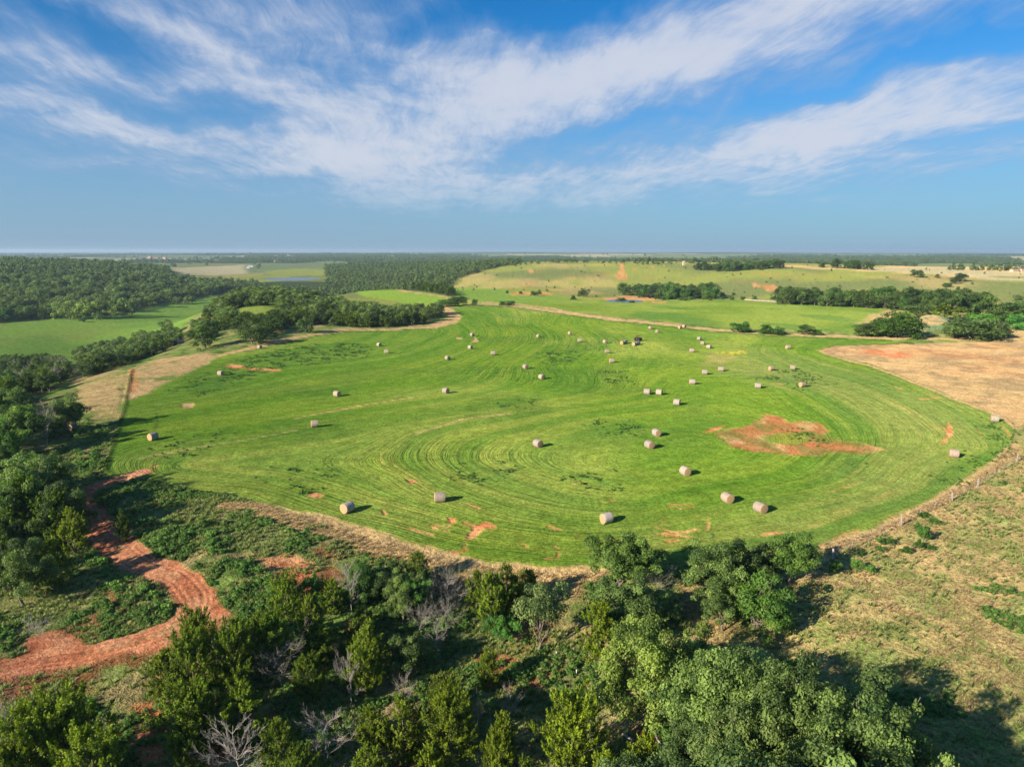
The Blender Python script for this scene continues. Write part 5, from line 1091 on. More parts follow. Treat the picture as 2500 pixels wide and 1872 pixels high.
Q = scatter(WOODS['lake_side'], 10.5, 504); keep = (dist_line(Q, LAKE, True) > 14) & (~inside(Q, LAKE)) & (fbm(Q[:, 0], Q[:, 1], 130, 3, 200) > .40) & ~inside(Q, np.array([pd(635, 1170), pd(800, 1170), pd(800, 1500), pd(635, 1500)])); mass('valley_woods', Q[keep], (7, 11), 505, KF + KN[:3], 'rounded green trees filling the valley between pasture and lake')
Q = scatter(WOODS['centre_hill'], 10.5, 506); keep = (dist_line(Q, LAKE, True) > 14) & (~inside(Q, LAKE)); mass('forest_on_centre_hill', Q[keep], (7, 11), 507, KF, 'dark forest on the hill between the lake and the far pasture')
# woods of the far plain, where the ground is wooded
r5 = np.random.default_rng(508); nq = 60000
aq = np.radians(r5.uniform(-38.5, 38.5, nq)); dq = 1900 * (7500 / 1900) ** r5.random(nq); Q = np.c_[dq * np.sin(aq), dq * np.cos(aq)]
keep = far_woods(Q[:, 0], Q[:, 1]) > .5
okw = np.ones(nq, bool)
for pl in (gs([(415, 655), (480, 652), (600, 646), (600, 668), (520, 672), (440, 670)]), gs([(650, 662), (720, 655), (800, 660), (780, 672), (660, 674)])): okw &= ~inside(Q, pl)
single = (r5.random(nq) < 0.006)
Q2 = Q[(keep | single) & okw][:16000]
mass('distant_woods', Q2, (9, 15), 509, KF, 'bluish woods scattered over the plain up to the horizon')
# scrub along the ridge road
Q = np.concatenate([scatter(np.array([pd(1150, 1250), pd(1700, 1200), pd(1700, 1260), pd(1150, 1330)]), 16, 510)[:45], scatter(np.array([pd(2290, 1150), pd(2600, 1100), pd(2600, 1180), pd(2290, 1220)]), 16, 511)[:40]])
mass('ridge_scrub', Q, (4, 9), 512, KF, 'row of small dark trees along the ridge road')
r6 = np.random.default_rng(513); nq = 160; aq = r6.uniform(-.1, .62, nq); dq = r6.uniform(650, 1250, nq); Q = np.c_[dq * np.sin(aq), dq * np.cos(aq)]
mass('pasture_bushes', Q, (1.2, 2.8), 514, KF, 'tiny dark bushes dotted over the far rolling pasture')

# ================================================================== bales, machines, fence, tank, buildings
def bale_wrap_mat():
    m, t, out = new_mat('net_wrapped_straw'); p = t.node('ShaderNodeTexCoord').outputs['Object']; oi = t.node('ShaderNodeObjectInfo')
    mp_n = t.node('ShaderNodeMapping'); mp_n.inputs['Scale'].default_value = (9, 1.2, 1.2); t.l.new(p, mp_n.inputs[0])
    n = t.noise(mp_n.outputs[0], 1.6, 4, .65); n2_ = t.noise(p, 2.2, 3, .6)
    c = t.mix(t.smooth(n, .3, .7), (0.25, 0.20, 0.155), (0.43, 0.365, 0.30)); c = t.mix(t.smooth(n2_, .5, .75, 0, .5), c, (0.42, 0.31, 0.19))
    c = t.mix(1.0, c, oi.outputs['Color'], 'MULTIPLY')
    d = t.node('ShaderNodeBsdfPrincipled'); t.put(d.inputs['Base Color'], c); d.inputs['Roughness'].default_value = .8; b = t.node('ShaderNodeBump'); b.inputs['Strength'].default_value = .6; b.inputs['Distance'].default_value = .04
    t.put(b.inputs['Height'], n); t.l.new(b.outputs[0], d.inputs['Normal']); t.l.new(d.outputs[0], out.inputs[0]); return m
def bale_end_mat():
    m, t, out = new_mat('rolled_straw_end'); p = t.node('ShaderNodeTexCoord').outputs['Object']; s = t.node('ShaderNodeSeparateXYZ'); t.l.new(p, s.inputs[0])
    zz = t.math('SUBTRACT', s.outputs[2], 0.76); r_ = t.math('SQRT', t.math('ADD', t.math('MULTIPLY', s.outputs[1], s.outputs[1]), t.math('MULTIPLY', zz, zz)))
    w = t.node('ShaderNodeTexWave', wave_type='BANDS'); cc = t.node('ShaderNodeCombineXYZ'); t.l.new(r_, cc.inputs[0]); t.l.new(cc.outputs[0], w.inputs['Vector']); w.inputs['Scale'].default_value = 3.4; w.inputs['Distortion'].default_value = 2.5
    n = t.noise(p, 7, 4, .7); c = t.mix(w.outputs['Fac'], (0.34, 0.20, 0.10), (0.62, 0.40, 0.21)); c = t.mix(t.smooth(n, .35, .7, 0, .6), c, (0.30, 0.19, 0.10))
    d = t.node('ShaderNodeBsdfPrincipled'); t.put(d.inputs['Base Color'], c); d.inputs['Roughness'].default_value = .95; b = t.node('ShaderNodeBump'); b.inputs['Strength'].default_value = .7; b.inputs['Distance'].default_value = .05
    t.put(b.inputs['Height'], n); t.l.new(b.outputs[0], d.inputs['Normal']); t.l.new(d.outputs[0], out.inputs[0]); return m
M_WRAP, M_END = bale_wrap_mat(), bale_end_mat()
def bale_meshes(seed):
    r = np.random.default_rng(seed); NSg, NL = 36, 9; Rb, Lb = 0.78, 0.76
    th = np.arange(NSg) * 2 * math.pi / NSg; xs = np.linspace(-1, 1, NL); rad = Rb * (1 + 0.018 * np.sin(th * 3 + r.uniform(0, 6)) + .012 * np.sin(th * 5 + r.uniform(0, 6)))
    V_ = []
    for x_ in xs:
        e = Rb * 0.06 * abs(x_) ** 8; rr = rad - e + r.normal(0, .006, NSg)
        V_.append(np.stack([np.full(NSg, x_ * Lb), np.cos(th) * rr, np.maximum(np.sin(th) * rr, -Rb * .955) + Rb - 0.035], -1))
    V_ = np.array(V_); i = np.arange(NL * NSg).reshape(NL, NSg); F_ = np.stack([i[:-1].ravel(), i[1:].ravel(), np.roll(i[1:], -1, 1).ravel(), np.roll(i[:-1], -1, 1).ravel()], -1)
    wrap = mesh_np('net_wrap', V_.reshape(-1, 3), F_, mats=(M_WRAP,)); ends = []
    for s, ring in ((-1, V_[0]), (1, V_[-1])):
        rings = [ring - np.array([s * .002, 0, 0])]; c0 = ring.mean(0)
        for f in (.88, .7, .5, .3, .12): rings.append(c0 + (ring - c0) * f + np.array([s * (.03 + .02 * (1 - f) + r.normal(0, .006)), 0, 0]))
        Vr = np.concatenate(rings); k = np.arange(len(rings) * NSg).reshape(-1, NSg); Fq = np.stack([k[:-1].ravel(), np.roll(k[:-1], -1, 1).ravel(), np.roll(k[1:], -1, 1).ravel(), k[1:].ravel()], -1)
        if s < 0: Fq = Fq[:, ::-1]
        cap = k[-1][None, :] if s > 0 else k[-1][None, ::-1]
        ends.append(mesh_np('end_face', Vr, [Fq, cap], mats=(M_END,)))
    return wrap, ends
BALES = [bale_meshes(s) for s in (1, 2, 3)]
bale_n = [0]
def put_bale(x, y, yaw, label, group=None, color=(1, 1, 1), s=1.0):
    wrap, ends = BALES[bale_n[0] % 3]; bale_n[0] += 1
    e = link('hay_bale', None, label=label, category='hay bale', group=group); e.location = (x, y, zgrid(x, y) - 0.02); e.rotation_euler = (0, 0, yaw); e.scale = (s * rng.uniform(.95, 1.05),) * 2 + (s,)
    k_ = rng.uniform(.82, 1.12); w = link('net_wrap', wrap, e); w.color = (color[0] * k_, color[1] * k_ * rng.uniform(.96, 1.02), color[2] * k_ * rng.uniform(.9, 1.05), 1)
    for m_ in ends: link('end_face', m_, e)
YW = {'R': -52, 'L': 218, 'N': 4, 'r': -20, 'B': 50}
def px_bale(X, Y, face, label, color=(1, 1, 1), group='round bales scattered over the hay field'):
    g = ground_at(X * DSP, Y * DSP)[0]; s = np.linalg.norm(g - np.array([0, 0, CAM_H])); g = ground_at(X * DSP, Y * DSP + 0.72 * FPX / s)[0]; a = math.atan2(g[0], g[1])
    put_bale(g[0], g[1], math.radians(YW[face] + rng.uniform(-7, 7)) - a, label, group, color)
WHT = (1.15, 1.22, 1.38)
BL_LIST = [
 (331, 943, 'L', 'grey weathered hay bale nearest the dark hedge line at the left of the field', (.72, .78, .8)),
 (477, 806, 'R', 'hay bale in the dark green upper left corner, below the orange scrape', (1, .95, .9)), (561, 750, 'R', 'hay bale touching the tan strip below the knoll woods', (1, .95, .9)),
 (680, 916, 'N', 'hay bale alone in the left part of the field, midway between hedge and bend', (1, .95, .9)), (728, 850, 'R', 'hay bale up and right of the lone bale in the left part', N),
 (751, 1096, 'L', 'whitish bale nearest the tan strip, closest bale at the lower left', WHT), (819, 744, 'R', 'left bale of the two just under the knoll woods', N), (835, 760, 'N', 'right and lower bale of the two just under the knoll woods', N),
 (950, 1074, 'N', 'bale beside the thin red tracks above the branching red scrape', N), (963, 844, 'R', 'bale on the upper bend of the mowing rows, centre of the field', N), (967, 773, 'R', 'bale left of the bale with the spilt hay', N),
 (1016, 750, 'R', 'bale just below the patch of spilt hay', N), (1020, 723, 'R', 'bale just above the patch of spilt hay', N), (1065, 763, 'N', 'bale right of the spilt hay, in the upper middle', N), (1135, 792, 'R', 'bale on the dark rows below the upper middle of the field', N),
 (1163, 726, 'R', 'left bale of the upper pair facing the top of the field', N), (1170, 814, 'R', 'bale down and right of the one on the dark rows', N), (1162, 957, 'R', 'large bale in the centre of the field above the dark weeds', N),
 (1231, 720, 'R', 'right bale of the upper pair facing the top of the field', N), (1252, 735, 'N', 'bale right below the upper pair', N), (1307, 738, 'R', 'bale left of the two joined rows by the tractor', N),
 (1311, 759, 'N', 'first bale below the joined rows by the tractor', N), (1321, 779, 'N', 'second bale below the joined rows by the tractor', N), (1310, 1119, 'L', 'big bale with its golden end in view, nearest the camera above the dark round tree', WHT),
 (1398, 846, 'r', 'left bale of the close pair in the right middle', N), (1424, 847, 'r', 'right bale of the close pair in the right middle', N), (1405, 708, 'R', 'bale above right of the tractor, the upper one', N), (1420, 716, 'R', 'bale above right of the tractor, the lower one', N),
 (1403, 960, 'R', 'lower bale of the pair left of the red patch', N), (1418, 935, 'R', 'upper bale of the pair left of the red patch', N), (1462, 868, 'r', 'bale below right of the close pair', N), (1469, 707, 'B', 'left of two touching bales on the tan boundary strip', N),
 (1478, 704, 'B', 'right of two touching bales on the tan boundary strip', N), (1480, 1017, 'R', 'bale with its dark end in view, below left of the red patch', N), (1494, 757, 'N', 'bale left of the yellow flowering weeds', N), (1495, 825, 'N', 'bale alone above the close pair', N),
 (1510, 731, 'r', 'topmost of three bales stepping down above the yellow weeds', N), (1518, 741, 'r', 'middle of three bales stepping down above the yellow weeds', N), (1531, 749, 'r', 'lowest of three bales stepping down above the yellow weeds', N),
 (1522, 804, 'N', 'bale below left of the yellow weeds', N), (1557, 797, 'N', 'bale right below the yellow weeds', N), (1571, 1075, 'R', 'left bale of the near pair at the lower right', (1.06, 1, .96)), (1642, 1097, 'R', 'right and nearest bale of the near pair at the lower right', (1.06, 1, .96)),
 (1637, 833, 'N', 'bale straight above the red patch', N), (1666, 796, 'L', 'brownish bale left of the bale near the tan field tip', (.9, .8, .68)), (1702, 750, 'L', 'bale just left of the tip of the tan field', N), (1712, 794, 'N', 'bale below the tip of the tan field', N),
 (1733, 831, 'L', 'brownish bale right above the red patch', (.92, .82, .7)), (2060, 980, 'N', 'bale in the far right bend of the field, near the fence', (1, .92, .86)), (2148, 905, 'N', 'rightmost bale, close to the edge of the tan field', N)]
for X, Y, fc, lb, cc in BL_LIST: px_bale(X, Y, fc, lb, cc)
px_bale(157, 923, 'L', 'dark weathered bale lying in the brush by the pale bare tree', (.42, .42, .5), group=None)
ORD = ['first', 'second', 'third', 'fourth', 'fifth', 'sixth', 'seventh', 'eighth', 'ninth', 'tenth', 'eleventh', 'twelfth', 'thirteenth', 'fourteenth', 'fifteenth', 'sixteenth', 'seventeenth', 'eighteenth', 'nineteenth', 'twentieth',
       'twenty-first', 'twenty-second', 'twenty-third', 'twenty-fourth', 'twenty-fifth', 'twenty-sixth', 'twenty-seventh', 'twenty-eighth', 'twenty-ninth', 'thirtieth', 'thirty-first', 'thirty-second']
def bale_row(p0, p1, n, what, group, color=N):
    a = ground_at(*p0)[0][:2]; b = ground_at(*p1)[0][:2]; v = b - a; L = np.hypot(*v)
    if n is None: n = int(min(31, round(L / 1.6)))
    for k in range(n):
        q = a + v / L * (k + .5) * min(1.60, L / n); q = q + rng.normal(0, .05, 2)
        put_bale(q[0], q[1], math.atan2(v[1], v[0]) + rng.normal(0, .03), '%s bale from the left end of %s' % (ORD[k], what), group, color)
bale_row((1517, 841), (1544, 834), 3, 'the left three-bale row beside the tractor', 'left bale row beside the tractor')
bale_row((1546, 844), (1571, 838), 3, 'the right three-bale row beside the tractor', 'right bale row beside the tractor')
bale_row((1819, 734), (1953, 744), None, 'the long bale row in the second field', 'bales of the long row in the second field')
bale_row((2087, 748), (2124, 749), 8, 'the short bale row by the tree belt', 'bales of the short row by the tree belt')

# ---------------------------------------------------------- small solid builders
import bmesh
def simple_mat(name, c, rough=.6, metal=0.0, var=.15):
    m, t, out = new_mat(name); d = t.node('ShaderNodeBsdfPrincipled'); n = t.noise(t.node('ShaderNodeTexCoord').outputs['Object'], 3.0, 4, .6)
    t.put(d.inputs['Base Color'], t.mix(n, tuple(x * (1 - var) for x in c), tuple(min(1, x * (1 + var)) for x in c))); d.inputs['Roughness'].default_value = rough; d.inputs['Metallic'].default_value = metal
    t.l.new(d.outputs[0], out.inputs[0]); return m
def bm_box(bm, c, s, rot=0.0, bevel=0.0):
    r_ = bmesh.ops.create_cube(bm, size=1.0); vs = r_['verts']
    for v in vs: v.co = Vector((v.co.x * s[0], v.co.y * s[1], v.co.z * s[2]))
    if bevel: 
        g = bmesh.ops.bevel(bm, geom=list({e for v in vs for e in v.link_edges}), offset=bevel, segments=2, affect='EDGES'); vs = [v for v in bm.verts if v.is_valid and v in set(g['verts']) or v in vs and v.is_valid]
        vs = list({v for f in g['faces'] for v in f.verts} | {v for v in vs if v.is_valid})
    ca, sa = math.cos(rot), math.sin(rot)
    for v in vs: x, y, z = v.co; v.co = Vector((x * ca - z * sa + c[0], y + c[1], x * sa + z * ca + c[2]))
def bm_cyl(bm, c, r1, r2, h, axis='z', seg=20):
    r_ = bmesh.ops.create_cone(bm, cap_ends=True, segments=seg, radius1=r1, radius2=r2, depth=h)
    for v in r_['verts']:
        x, y, z = v.co
        v.co = Vector((x, y, z) if axis == 'z' else ((x, z, y) if axis == 'y' else (z, x, y))) + Vector(c)
def bm_obj(name, fn, mat, parent=None, **props):
    bm = bmesh.new(); fn(bm); bmesh.ops.recalc_face_normals(bm, faces=bm.faces); me = bpy.data.meshes.new(name); bm.to_mesh(me); bm.free(); me.materials.append(mat); return link(name, me, parent, **props)
def place(name, px, py, label, cat, yaw=0.0, group=None):
    g = ground_at(px, py)[0]; e = link(name, None, label=label, category=cat, group=group); e.location = (g[0], g[1], zgrid(g[0], g[1])); e.rotation_euler = (0, 0, yaw); return e
M_RED = simple_mat('faded_maroon_paint', (.10, .018, .02), .5); M_RUB = simple_mat('tyre_rubber', (.02, .02, .022), .9); M_STEEL = simple_mat('grey_steel', (.3, .3, .3), .5, .6)
M_TANK = simple_mat('dark_blue_plastic', (.018, .022, .05), .45); M_POST = simple_mat('weathered_white_post', (.36, .31, .27), .9); M_WIRE = simple_mat('fence_wire', (.35, .35, .36), .5, .7)
M_WHITE = simple_mat('white_wall', (.75, .75, .74), .8, 0, .06); M_ROOF = simple_mat('grey_roof_sheet', (.35, .36, .38), .5, .3); M_TANW = simple_mat('tan_wall', (.55, .45, .3), .8); M_BROWNR = simple_mat('brown_roof', (.22, .12, .09), .8)
# tractor
t_ = place('tractor', 1558, 833, 'dark maroon tractor standing between the two short bale rows', 'tractor', math.radians(25))
bm_obj('hood', lambda b: (bm_box(b, (.95, 0, 1.15), (1.7, .62, .62), bevel=.08), bm_box(b, (1.75, 0, .95), (.2, .5, .4), bevel=.03)), M_RED, t_)
bm_obj('chassis', lambda b: (bm_box(b, (.3, 0, .78), (2.6, .4, .32), bevel=.04), bm_box(b, (-.6, 0, .8), (.5, 1.3, .3), bevel=.04)), M_STEEL, t_)
bm_obj('cab', lambda b: ([bm_box(b, (x_, y_, 1.75), (.07, .07, 1.2)) for x_ in (-.85, .15) for y_ in (-.5, .5)], bm_box(b, (-.35, 0, 1.3), (1.0, 1.0, .5), bevel=.05)), M_RED, t_)
bm_obj('cab_roof', lambda b: bm_box(b, (-.35, 0, 2.4), (1.25, 1.25, .14), bevel=.05), M_RED, t_)
bm_obj('exhaust', lambda b: bm_cyl(b, (1.1, .2, 1.85), .045, .045, .9), M_STEEL, t_)
for s_ in (-1, 1):
    bm_obj('fender', lambda b: (bm_box(b, (-.6, s_ * .78, 1.62), (.9, .4, .07), bevel=.02), bm_box(b, (-1.1, s_ * .78, 1.42), (.35, .4, .06), rot=.9)), M_RED, t_)
    w = bm_obj('rear_wheel', lambda b: ([bm_cyl(b, (-.6, s_ * .82, .76), .62 + .14 * (k == 0), .62 + .14 * (k == 0), .42 - .14 * k, 'y', 24) for k in (0, 1)], [bm_box(b, (-.6 + math.cos(a_) * .76, s_ * .82, .76 + math.sin(a_) * .76), (.06, .4, .05), rot=a_ + 1.57) for a_ in np.arange(0, 6.28, .42)]), M_RUB, t_)
    bm_obj('rim', lambda b: bm_cyl(b, (-.6, s_ * .94, .76), .38, .34, .24, 'y', 16), M_STEEL, w)
    w = bm_obj('front_wheel', lambda b: bm_cyl(b, (1.45, s_ * .62, .42), .42, .42, .24, 'y', 20), M_RUB, t_)
    bm_obj('rim', lambda b: bm_cyl(b, (1.45, s_ * .7, .42), .22, .2, .14, 'y', 14), M_STEEL, w)
# tanks
t_ = place('water_tank', 426, 843, 'dark blue upright plastic tank with ribs beside the round dark tree', 'tank')
bm_obj('tank_body', lambda b: bm_cyl(b, (0, 0, 1.1), 1.25, 1.25, 2.2, seg=32), M_TANK, t_)
for z_ in (.45, .95, 1.45, 1.95): bm_obj('rib', lambda b: bm_cyl(b, (0, 0, z_), 1.31, 1.31, .14, seg=32), M_TANK, t_)
bm_obj('tank_top', lambda b: (bm_cyl(b, (0, 0, 2.33), 1.22, .4, .26, seg=32), bm_cyl(b, (0, 0, 2.52), .3, .3, .14)), M_TANK, t_)
t_ = place('stock_tank', 441, 840, 'lower dark blue tank leaning against the upright ribbed one', 'tank', math.radians(20))
bm_obj('tank_body', lambda b: bm_cyl(b, (0, 0, 1.1), .85, .85, 3.0, 'x', 28), M_TANK, t_); bm_obj('hatch', lambda b: bm_cyl(b, (-.6, 0, 1.98), .25, .25, .2), M_TANK, t_)
bm_obj('cradle', lambda b: [bm_box(b, (x_, 0, .2), (.25, 1.5, .5), bevel=.03) for x_ in (-1, 1)], M_STEEL, t_)
bm_obj('post', lambda b: bm_cyl(b, (0, 0, .6), .08, .07, 1.2, seg=8), M_POST).location = (0, 0, 0)
pp = scene.objects['post']; g = ground_at(418, 844)[0]; pp.location = (g[0], g[1], zgrid(g[0], g[1])); pp['label'] = 'white post beside the dark blue upright tank'; pp['category'] = 'post'; pp.name = 'white_post'
# fence on the right
posts = [(2560, 1082), (2484, 1126), (2387, 1188), (2324, 1223), (2199, 1284), (2033, 1364)]
fp = ground_at([p[0] for p in posts], [p[1] for p in posts])
f_ = link('wire_fence', None, label='wire fence with pale wooden posts between hay field and dry pasture', category='fence'); f_.location = (fp[-1][0], fp[-1][1], zgrid(fp[-1][0], fp[-1][1])); o_ = np.array(f_.location)
def post_mesh(seed):
    r = np.random.default_rng(seed); bm = bmesh.new(); bm_cyl(bm, (0, 0, .62), .15, .12, 1.45, seg=10)
    for v in bm.verts: v.co += Vector((r.normal(0, .008), r.normal(0, .008), 0))
    me = bpy.data.meshes.new('wooden_post'); bm.to_mesh(me); bm.free(); me.materials.append(M_POST); return me
bm = bmesh.new(); bm_box(bm, (0, 0, .55), (.05, .05, 1.3)); bm_box(bm, (0, 0, 1.14), (.07, .07, .12)); tpm = bpy.data.meshes.new('steel_post'); bm.to_mesh(tpm); bm.free(); tpm.materials.append(M_POST)
runs = []
for k in range(len(fp)):
    z = zgrid(fp[k][0], fp[k][1]); c = link('wooden_post', post_mesh(k), f_); c.location = Vector((fp[k][0], fp[k][1], z)) - f_.location; c.rotation_euler = (rng.normal(0, .03), rng.normal(0, .03), 0); runs.append((fp[k][0], fp[k][1], z))
    if k < len(fp) - 1:
        L = np.hypot(*(fp[k + 1] - fp[k])[:2]); m = max(2, int(L / 4.2))
        for j in range(1, m):
            q = fp[k] + (fp[k + 1] - fp[k]) * j / m; z = zgrid(q[0], q[1]); c = link('steel_post', tpm, f_); c.location = Vector((q[0], q[1], z)) - f_.location; c.rotation_euler = (rng.normal(0, .05), rng.normal(0, .05), 0); runs.append((q[0], q[1], z))
for hgt_ in (.35, .65, .95, 1.2):
    V_, F_ = tubes([(np.array([(a_[0], a_[1], a_[2] + hgt_) for a_ in runs]) - o_, np.full(len(runs), .012))], 4); link('wire', mesh_np('wire', V_, F_, mats=(M_WIRE,)), f_)
# marker stakes and logs in the hollow
for X, Y, lb in ((1358, 1603, 'white marker stake below the pale clear-stemmed tree'), (1407, 1646, 'white marker stake in the middle of the dark hollow'), (1463, 1706, 'white marker stake by the foot of the yellow-green oak')):
    g = ground_at(X, Y)[0]; e = bm_obj('marker_stake', lambda b: (bm_box(b, (0, 0, .25), (.06, .06, .7)), bm_box(b, (0, 0, .62), (.09, .09, .1))), M_WHITE, None, label=lb, category='stake'); e.location = (g[0], g[1], zgrid(g[0], g[1]))
for (X0, Y0), (X1, Y1), lb in (((1520, 1800), (1550, 1835), 'pale fallen log at the bottom of the dark hollow'), ((1590, 1770), (1608, 1830), 'fallen trunk right of the pale log in the hollow'), ((945, 1480), (990, 1502), 'thin orange-brown fallen stem in the thicket below the bright bush')):
    a = ground_at(X0, Y0)[0]; b_p = ground_at(X1, Y1)[0]; a[2] = zgrid(a[0], a[1]) + .35; b_p[2] = zgrid(b_p[0], b_p[1]) + .6; V_, F_ = tubes([(bend(np.zeros(3), b_p - a, 6, .03, rng), np.linspace(.14, .07, 6))], 7)
    e = link('fallen_log', mesh_np('fallen_log', V_, F_, mats=(M_DEAD,)), label=lb, category='log'); e.location = a
# utility poles on the ridge
bm = bmesh.new(); bm_cyl(bm, (0, 0, 4), .2, .14, 9, seg=8); polem = bpy.data.meshes.new('pole'); bm.to_mesh(polem); bm.free(); polem.materials.append(M_POST)
bm = bmesh.new(); bm_box(bm, (0, 0, 7.9), (2.2, .14, .16)); armm = bpy.data.meshes.new('crossarm'); bm.to_mesh(armm); bm.free(); armm.materials.append(M_POST)
for X, Y, lb in ((1548, 642, 'leftmost utility pole on the far ridge'), (1576, 642, 'second utility pole from the left on the far ridge'), (1591, 643, 'third utility pole from the left on the far ridge'), (1653, 646, 'utility pole left of the tan pump house on the far ridge'),
                 (1310, 642, 'utility pole by the wood at the left end of the ridge'), (1360, 642, 'utility pole between the ridge wood and the red gully'), (2322, 660, 'utility pole at the right above the dry plateau'), (2449, 662, 'utility pole nearest the right border')):
    e = place('utility_pole', X, Y, lb, 'pole', group='utility poles on the far ridge'); link('pole', polem, e); link('crossarm', armm, e)
# buildings far off
def house(px, py, w, d, h, label, wall=M_WHITE, roofm=M_ROOF, yaw=.2, cat='building', name='farm_shed', win=3, dist=None):
    e = place(name, px, py, label, cat, yaw)
    if dist: q = pd(px, dist); e.location = (q[0], q[1], float(height(*q)) - .3)
    bm_obj('wall', lambda b: bm_box(b, (0, 0, h / 2), (w, d, h)), wall, e)
    def rf(b):
        v = [b.verts.new(p) for p in ((-w / 2 - .4, -d / 2 - .4, h), (w / 2 + .4, -d / 2 - .4, h), (w / 2 + .4, d / 2 + .4, h), (-w / 2 - .4, d / 2 + .4, h), (-w / 2 - .4, 0, h + d * .3), (w / 2 + .4, 0, h + d * .3))]
        for f in ((0, 1, 5, 4), (2, 3, 4, 5), (0, 4, 3), (1, 2, 5), (0, 3, 2, 1)): b.faces.new([v[i] for i in f])
    bm_obj('roof', rf, roofm, e)
    for k in range(win): bm_obj('window', lambda b: bm_box(b, ((k + .5) / win * w - w / 2, -d / 2 - .02, h * .5), (w / win * .3, .08, h * .3)), M_TANK, e)
    bm_obj('door', lambda b: bm_box(b, (w * .5 / max(1, win) * .0 + w * .46 - w / 2 + .02, -d / 2 - .03, h * .36), (w * .04 + .6, .06, h * .7)), M_ROOF, e)
    return e
house(1669, 648, 3.2, 3.2, 6, 'tan pump house at the left end of the ridge grove', M_TANW, M_TANW, name='pump_house', win=1)
house(612, 652, 16, 8, 4, 'long white farm building in the dry field above the valley woods'); house(606, 655, 9, 7, 4, 'small white building left of the long white farm building')
house(2476, 664, 9, 5, 3, 'yellow shed at the right end of the dry plateau', M_TANW, M_BROWNR); house(2497, 664, 10, 6, 3.5, 'tan shed cut by the right border on the plateau', M_TANW, M_BROWNR)
for X, dd_, lb in ((686, 5200, 'white sheds group, left of the white towers on the plain'), (722, 5000, 'bright white hall at the foot of the white towers'), (36, 4700, 'white hall far left on the plain'), (395, 4300, 'reddish farmhouse in the village left of the dry field'), (58, 4800, 'pale roof right of the far left hall'),
                   (415, 4350, 'second reddish farmhouse in the village left of the dry field'), (380, 4500, 'white house behind the reddish village farmhouses'), (960, 4600, 'white house on the plain above the centre forest')):
    rd_ = 'reddish' in lb; house(X, 626, 30 if 'farmhouse' not in lb else 20, 14, 9, lb, M_WHITE if not rd_ else simple_mat('brick_wall', (.42, .22, .16)), M_ROOF if not rd_ else M_BROWNR, dist=dd_, name='farmhouse' if rd_ else 'hall', yaw=rng.uniform(-.3, .3))
for X, dd_, hh in ((712, 5000, 18), (716, 5010, 15), (962, 7000, 26)):
    q = pd(X, dd_); e = link('silo', None, label={712: 'taller of the two white towers on the plain', 716: 'shorter of the two white towers on the plain', 962: 'white tower alone near the horizon left of centre'}[X], category='silo'); e.location = (q[0], q[1], float(height(*q)))
    bm_obj('shaft', lambda b: bm_cyl(b, (0, 0, hh / 2), 4, 4, hh, seg=20), M_WHITE, e); bm_obj('dome', lambda b: bm_cyl(b, (0, 0, hh + 1.5), 4.2, 1, 3, seg=20), M_WHITE, e)

# ================================================================== ground cover
def tuft_mesh(name, seed, nb, h, sp, mat, w=.035):
    r = np.random.default_rng(seed); VV, FF, tt = [], [], []
    for k in range(nb):
        th = r.uniform(0, 6.28); d = np.array([math.cos(th), math.sin(th), 0]); s = np.array([-d[1], d[0], 0]); b = d * r.uniform(0, sp * .4); hh = h * r.uniform(.6, 1.2); o = len(VV)
        m = b + d * sp * .3 + np.array([0, 0, hh * .6]); e = b + d * sp * r.uniform(.5, 1.1) + np.array([0, 0, hh]); VV += [b - s * w, b + s * w, m + s * w * .8, m - s * w * .8, e]
        FF.append((o, o + 1, o + 2, o + 3)); FF.append((o + 3, o + 2, o + 4, o + 4)); t0 = r.random(); tt += [t0 * .5, t0 * .5, t0, t0, min(1, t0 + .3)]
    Q4 = np.array([f for f in FF if f[2] != f[3]]); T3 = np.array([f[:3] for f in FF if f[2] == f[3]])
    me = mesh_np(name, np.array(VV), [Q4, T3], {'tint': tt}, smooth=False, mats=(mat,)); return me
def src_obj(me, color=(1, 1, 1)):
    o = bpy.data.objects.new('source', me); o.color = (*color, 1); return o
G_GR = [src_obj(tuft_mesh('tuft', s, 16, .42, .3, M_GRASS), c_) for s, c_ in ((1, (1, 1, 1)), (2, (.75, .95, .7)), (3, (1.2, 1.15, 1)))]
G_DR = [src_obj(tuft_mesh('tuft', s, 18, .55, .45, M_DRY), c_) for s, c_ in ((4, (1.15, 1.15, 1.1)), (5, (.95, .9, .85)))]
def herb(seed, h, R, n, ls, mat=M_SHRUB):
    g_ = broadleaf(seed, 14, n, ls, h, R, base=-.2, mat=mat); V_, F_, t_, m_ = g_['crown']; return mesh_np('herb', V_, F_, {'tint': t_}, smooth=False, mats=(m_,))
G_SH = [src_obj(herb(s, .9, .8, 420, .11), c_) for s, c_ in ((6, (1.05, 1.05, .9)), (7, (.85, .95, .85)), (8, (1.25, 1.2, .9)))]
G_WD = [src_obj(herb(s, .35, .32, 90, .09), c_) for s, c_ in ((9, (.75, .9, .8)), (10, (.55, .75, .65)))]
def in_view(Q, m=3.0):
    a = np.degrees(np.arctan2(Q[:, 0], Q[:, 1])); d = np.hypot(Q[:, 0], Q[:, 1]); return (np.abs(a) < 36 + m) & (d > 38)
def attr_at(Q, arr):
    a = np.arctan2(Q[:, 0], Q[:, 1]); d = np.hypot(Q[:, 0], Q[:, 1]); i = np.clip(np.searchsorted(RR, d), 0, NR - 1); j = np.clip(np.searchsorted(AZ, a), 0, NA - 1); return arr.reshape(NR, NA)[i, j]
